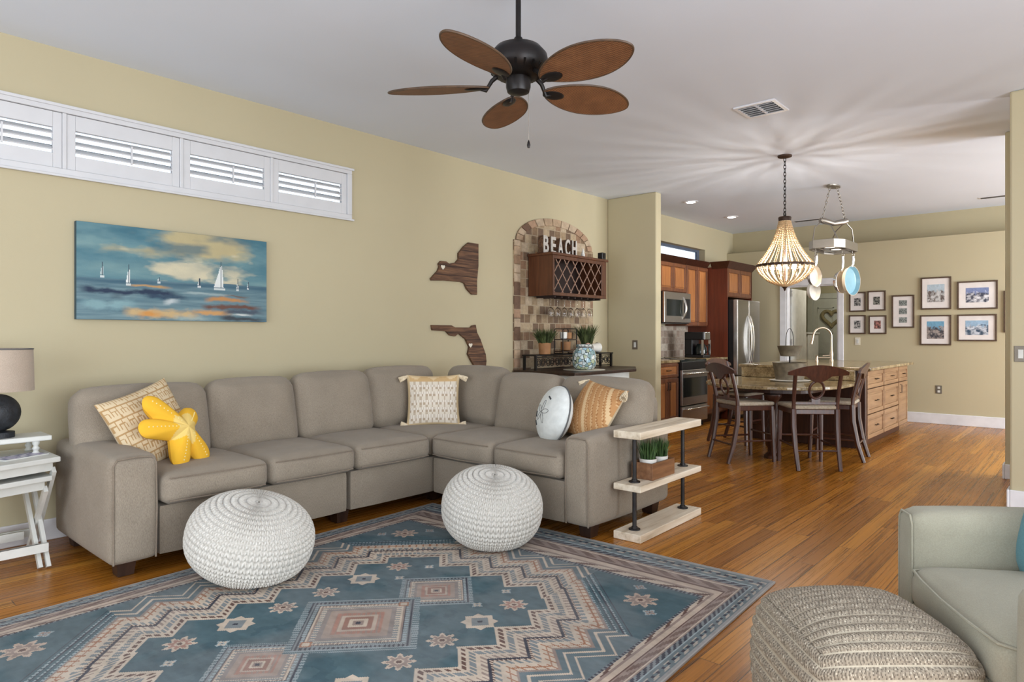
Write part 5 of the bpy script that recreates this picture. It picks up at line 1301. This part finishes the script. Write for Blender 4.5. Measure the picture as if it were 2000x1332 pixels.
# ------------------------------------------------------------------ bead chandelier
cx_, cy_ = 6.72, 2.35
chd = thing('bead_chandelier', 'wooden bead chandelier with lit candle bulbs above the dining table', 'chandelier', (cx_, cy_, H-.001))
MB().lathe([(0, 0), (.068, 0), (.066, -.014), (.03, -.024), (0, -.026)], 28).build('canopy', M['bronze'], chd, smooth=True)
def chain(q, p0, p1, link=.045, r=.0035, w=.011):
    p0, p1 = Vector(p0), Vector(p1); d = p1-p0; n = max(2, int(d.length/(link*.78))); u = d.normalized().orthogonal().normalized(); v_ = d.normalized().cross(u); dn = d.normalized()
    for k in range(n):
        c = p0+d*((k+.5)/n); s = u if k % 2 else v_
        q.tube([c+s*w*math.cos(2*PI*j/10)+dn*link*.55*math.sin(2*PI*j/10) for j in range(10)], r, 5, closed=True)
    return q
chain(MB(), (0, 0, -.024), (0, 0, 2.455-H)).build('chain', M['iron'], chd, smooth=True)
zc = lambda z: z-H
q = MB(); q.tube([(.028*math.cos(2*PI*k/16), 0, zc(2.462)+.028*math.sin(2*PI*k/16)) for k in range(16)], .005, 6, closed=True); q.build('loop', M['iron'], chd, smooth=True)
MB().lathe([(0, zc(2.44)), (.058, zc(2.44)), (.062, zc(2.43)), (.058, zc(2.395)), (0, zc(2.39))], 28).build('top_cap', M['bronze'], chd, smooth=True)
MB().cyl((0, 0, zc(2.39)), (0, 0, zc(1.74)), .009, n=10).build('center_rod', M['bronze'], chd, smooth=True)
q = MB().lathe([(.262, zc(1.968)), (.272, zc(1.968)), (.272, zc(1.942)), (.262, zc(1.942)), (.262, zc(1.968))], 56); q.build('ring_band', M['bronze'], chd, smooth=True)
MB().lathe([(0, zc(1.755)), (.02, zc(1.755)), (.03, zc(1.745)), (.014, zc(1.728)), (.008, zc(1.71)), (0, zc(1.70))], 16).build('finial', M['bronze'], chd, smooth=True)
def interp(tab, t):
    n = len(tab)-1; i = min(n-1, int(t*n)); f = t*n-i
    g = lambda k: tab[max(0, min(n, k))]
    out = []
    for a in (0, 1):
        p0, p1, p2, p3 = g(i-1)[a], g(i)[a], g(i+1)[a], g(i+2)[a]
        out.append(.5*(2*p1+(p2-p0)*f+(2*p0-5*p1+4*p2-p3)*f*f+(3*p1-p0-3*p2+p3)*f**3))
    return out
def strand(tab, rb):
    # beads threaded along a profile curve in the local xz plane
    P = [Vector((interp(tab, k/200)[0], 0, zc(interp(tab, k/200)[1]))) for k in range(201)]
    q = MB(); last = None; acc = 0
    q.sphere(P[0], rb, 7, 5); prev = P[0]
    for p in P[1:]:
        acc += (p-prev).length; prev = p
        if acc >= rb*1.85: q.sphere(p, rb, 7, 5); acc = 0
    return q
NSU = 24
up_ = [(.052, 2.392), (.075, 2.305), (.112, 2.20), (.178, 2.08), (.265, 1.965)]; lo_ = [(.265, 1.945), (.248, 1.90), (.205, 1.85), (.135, 1.795), (.022, 1.752)]
for tab, rb, n in ((up_, .0098, NSU), (lo_, .0098, NSU)):
    o0 = strand(tab, rb).build('bead_strand', M['bead'], chd, smooth=True)
    for k in range(1, n):
        o = o0.copy(); COL.objects.link(o); o.parent = chd; o.rotation_euler = (0, 0, 2*PI*k/n)
for k in range(5):
    a = 2*PI*k/5+.5; c, s = math.cos(a), math.sin(a)
    ar_ = MB().tube([(0, 0, zc(1.80)), (.05*c, .05*s, zc(1.79)), (.105*c, .105*s, zc(1.82)), (.115*c, .115*s, zc(1.86))], .006, 6).build('lamp_arm', M['bronze'], chd, smooth=True)
    MB().lathe([(.013, zc(1.86)), (.013, zc(1.905)), (0, zc(1.906))], 12, (.115*c, .115*s, 0)).build('candle_sleeve', M['cream'], ar_, smooth=True)
    MB().lathe([(.008, zc(1.907)), (.017, zc(1.925)), (.015, zc(1.945)), (.004, zc(1.972)), (0, zc(1.976))], 14, (.115*c, .115*s, 0)).build('bulb', M['bulb'], ar_, smooth=True)
for k in range(5):
    a = 2*PI*k/5+.5
    l = bpy.data.lights.new('chandelier_bulb_light', 'POINT'); l.energy = 7.5; l.shadow_soft_size = .012; l.color = (1, .95, .88)
    lo = bpy.data.objects.new('chandelier_bulb_light', l); COL.objects.link(lo); lo.location = (cx_+.115*math.cos(a), cy_+.115*math.sin(a), 1.995)

# ------------------------------------------------------------------ hanging pot rack with lights
pr = thing('pot_rack', 'brushed pewter hanging pot rack with two downlights above the island', 'pot rack', (8.47, 2.39, H-.001))
PC = M['chrome']
q = MB(); q.lathe([(0, 0), (.11, 0), (.108, -.014), (.05, -.022), (0, -.024)], 28, sx=1.25, sy=.62); q.build('canopy', PC, pr, smooth=True)
ex_ = Vector((.665, -.7466, 0)); bax = Vector((math.cos(-.75), math.sin(-.75), 0))
zr = 2.33-H
bar0, bar1 = bax*-.16, bax*.16
for s in (-1, 1): chain(MB(), bax*.045*s+Vector((0, 0, -.02)), bax*.15*s+Vector((0, 0, 2.63-H)), .05, .004, .012).build('chain', PC, pr, smooth=True)
q = MB(); q.tube([bax*-.17+Vector((0, 0, 2.64-H)), bax*-.12+Vector((0, 0, 2.63-H)), Vector((0, 0, 2.60-H)), bax*.12+Vector((0, 0, 2.62-H)), bax*.17+Vector((0, 0, 2.635-H))], [.03, .036, .03, .036, .03], 10); q.build('hanger_bar', PC, pr, smooth=True)
OX, OY, cc = .40, .20, .14
octa = [(-OX+cc, -OY), (OX-cc, -OY), (OX, -OY+cc*.6), (OX, OY-cc*.6), (OX-cc, OY), (-OX+cc, OY), (-OX, OY-cc*.6), (-OX, -OY+cc*.6)]
def band(pts, th, z0, z1):
    n = len(pts); inn = [(x*(1-th/OX), y*(1-th/OY)) for x, y in pts]
    vs = [(x, y, z) for z in (z0, z1) for x, y in pts]+[(x, y, z) for z in (z0, z1) for x, y in inn]
    fs = []
    for i in range(n):
        j = (i+1) % n; fs += [(i, j, n+j, n+i), (2*n+i, 3*n+i, 3*n+j, 2*n+j), (i, 2*n+i, 2*n+j, j), (n+i, n+j, 3*n+j, 3*n+i)]
    return MB().add(vs, fs)
band(octa, .02, 2.27-H, 2.37-H).build('rack_band', PC, pr, bevel=.004)
MB().prism([(x*.95, y*.94) for x, y in octa], 2.355-H, 2.362-H).build('top_plate', PC, pr)
q = MB()
for y in (-.09, .09): q.cyl((-OX+.03, y, 2.285-H), (OX-.03, y, 2.285-H), .006, n=8)
q.build('cross_bar', PC, pr, smooth=True)
for sx, sy in ((-1, -1), (-1, 1), (1, -1), (1, 1)):
    e = bax*.15*(1 if (sx*bax.x+sy*bax.y) > 0 else -1); q = MB(); p0 = e+Vector((0, 0, 2.62-H)); p2 = Vector((sx*OX*.8, sy*OY*.7, 2.365-H)); md_ = (p0+p2)/2+Vector((sx*.02, sy*.02, .05)); q.tube([p0, md_, p2], .0065, 8); q.build('support_strap', PC, pr, smooth=True)
for x in (-.13, .13):
    d = MB().lathe([(.075, 2.354-H), (.075, 2.30-H), (.065, 2.30-H), (.065, 2.354-H), (.075, 2.354-H)], 28, (x, 0, 0)).build('downlight', PC, pr, smooth=True)
    MB().lathe([(0, 2.302-H), (.064, 2.302-H), (0, 2.3015-H)], 24, (x, 0, 0)).build('lens', M['racklamp'], d)
    l = bpy.data.lights.new('rack_beam', 'SPOT'); l.energy = 12; l.spot_size = math.radians(110); l.spot_blend = .6; l.shadow_soft_size = .05; l.color = (1, .86, .66)
    lo = bpy.data.objects.new('rack_beam', l); COL.objects.link(lo); lo.location = (8.47+x, 2.39, 2.29)
pans = [((8.62, 2.22), .235, 2.245, 1.915, .175, 'panblue', 'panwhite', 'light blue enamel pan hanging from the right end of the pot rack', 4),
        ((8.53, 2.31), .15, 2.245, 1.90, .135, 'panwhite', 'steel_light', 'cream saucepan hanging just left of the light blue pan', 4),
        ((8.27, 2.53), -.23, 2.245, 1.965, .125, 'panwhite', 'steel', 'steel skillet hanging from the left end of the pot rack', 4),
        ((8.385, 2.575), -.2, 2.245, 1.80, .115, 'whitecer', 'whitecer', 'small white colander hanging lowest at the left of the pot rack', 3)]
for (x, y), off, zh, zc_, R, mi, mo, lab, w in pans:
    t = thing('hanging_pan', lab, 'pan', (x, y, zh), math.radians(-14))
    # local -Y is the open face
    q = MB(); q.M = Matrix.Translation((0, 0, zc_-zh)) @ Matrix.Rotation(PI/2, 4, 'X')
    q.lathe([(0, -.05), (R*.82, -.05), (R*.9, -.043), (R, .0), (R+.004, .002), (R, .004), (R*.985, .001)], 36, cap=False); pb = q.build('pan_body', M[mo], t, smooth=True)
    q = MB(); q.M = Matrix.Translation((0, 0, zc_-zh)) @ Matrix.Rotation(PI/2, 4, 'X'); q.lathe([(R*.984, .0), (R*.88, -.040), (R*.8, -.046), (0, -.046)], 36, cap=False); q.build('pan_interior', M[mi], pb, smooth=True)
    q = MB(); top = -.02; bot = zc_-zh+R*.97
    q.tube([(0, .01, bot), (0, -.005, bot+.03), (0, -.01, (top+bot)/2), (0, -.008, top-.02)], [.014, .012, .013, .015], 8); q.build('pan_handle', M['steel_light'] if mo != 'whitecer' else M['whitecer'], t, smooth=True)
    q = MB(); q.tube([(.0, -.008+.014*math.cos(2*PI*k/12), top+.0+.018*math.sin(2*PI*k/12)) for k in range(12)], .004, 6, closed=True); q.tube([(0, .0, top+.012), (0, .004, 2.285-zh+.01), (0, -.01, 2.285-zh+.014)], .004, 6); q.build('hook', PC, t, smooth=True)

# ------------------------------------------------------------------ framed photographs on the far wall
FR = [(2.89, 2.66, 1.62, 1.92, 0, 'small square framed photo, upper left of the four beside the doorway'), (2.635, 2.39, 1.63, 1.93, 1, 'small square framed photo, upper right of the four beside the doorway'),
      (2.895, 2.66, 1.28, 1.57, 2, 'small square framed photo above the light switch, lower left of the four'), (2.62, 2.38, 1.28, 1.56, 3, 'small square framed photo with a reddish picture, lower right of the four'),
      (2.31, 2.02, 1.37, 1.85, 4, 'tall framed mat with three small photos stacked in one frame'), (1.94, 1.57, 1.63, 2.09, 5, 'large upright framed photo of a pale domed skyline, upper row'),
      (1.50, 1.04, 1.62, 2.01, 6, 'large wide framed crowd photo in the upper right of the wall'), (1.95, 1.57, 1.12, 1.55, 7, 'large upright framed street photo with blue sky, lower row'),
      (1.50, 1.05, 1.18, 1.55, 8, 'large wide framed blue waterfront photo in the lower right'), (.975, .60, 1.30, 1.86, 9, 'framed picture half hidden by the wall edge at far right')]
def photo_img(k, nx, ny):
    x, y = np.meshgrid((np.arange(nx)+.5)/nx, (np.arange(ny)+.5)/ny); n = fbm(x*7+k*3, y*7, 60+k, 4)[..., None]; n2 = fbm(x*14, y*10, 80+k, 3)[..., None]
    c = lambda *a: np.array(S(*a))
    pal = {0: ((60, 60, 62), (170, 168, 166), None), 1: ((56, 56, 54), (150, 150, 140), None), 2: ((40, 40, 44), (190, 188, 186), None), 3: ((70, 52, 50), (190, 130, 120), None), 4: ((80, 84, 84), (150, 156, 152), None),
           5: ((92, 78, 72), (196, 196, 196), (176, 192, 204)), 6: ((60, 62, 80), (220, 220, 226), (120, 134, 176)), 7: ((62, 60, 66), (160, 148, 142), (110, 160, 190)), 8: ((54, 74, 96), (200, 206, 216), (150, 180, 206)), 9: ((80, 70, 64), (180, 170, 160), None)}[k]
    t = np.clip((n-.35)*3.2, 0, 1); C = c(*pal[0])*(1-t)+c(*pal[1])*t
    if pal[2]:
        sk = np.clip((y[..., None]-.58-(n2-.5)*.5)*8, 0, 1); C = C*(1-sk)+c(*pal[2])*sk
    return C*(.8+.4*n2)
for ya, yb, z0, z1, k, lab in FR:
    t = thing('picture_frame', lab, 'picture frame', (BX, (ya+yb)/2, z0), 0, None); xw = BX-.0008; fw = .02
    q = MB().box(xw-.024, xw, yb, ya, z0, z0+fw).box(xw-.024, xw, yb, ya, z1-fw, z1).box(xw-.024, xw, yb, yb+fw, z0+fw, z1-fw).box(xw-.024, xw, ya-fw, ya, z0+fw, z1-fw); q.build('frame', M['frame'], t, world=True, bevel=.003)
    MB().box(xw-.012, xw, yb+fw, ya-fw, z0+fw, z1-fw).build('mat_board', M['mat_board'], t, world=True)
    w, h_ = ya-yb, z1-z0; ym = (ya+yb)/2; zm = (z0+z1)/2
    if k == 4: rects = [(ym-.052, ym+.052, zm+.085, zm+.165), (ym-.052, ym+.052, zm-.04, zm+.045), (ym-.052, ym+.052, zm-.165, zm-.085)]
    elif k < 4: rects = [(ym-.045, ym+.045, zm-.06, zm+.06)]
    elif k in (5, 7): rects = [(ym-.105, ym+.105, zm-.125, zm+.125)]
    else: rects = [(ym-.13, ym+.13, zm-.10, zm+.10)]
    for i, (y0, y1, a0, a1) in enumerate(rects):
        color_grid('photo', photo_img(k, 44, 44) if i == 0 else photo_img(k, 44, 44)[::-1]*(.9+.1*i), (xw-.0128, y1, a0), (0, y0-y1, 0), (0, 0, a1-a0), M['photo'], t, (BX, (ya+yb)/2, z0))
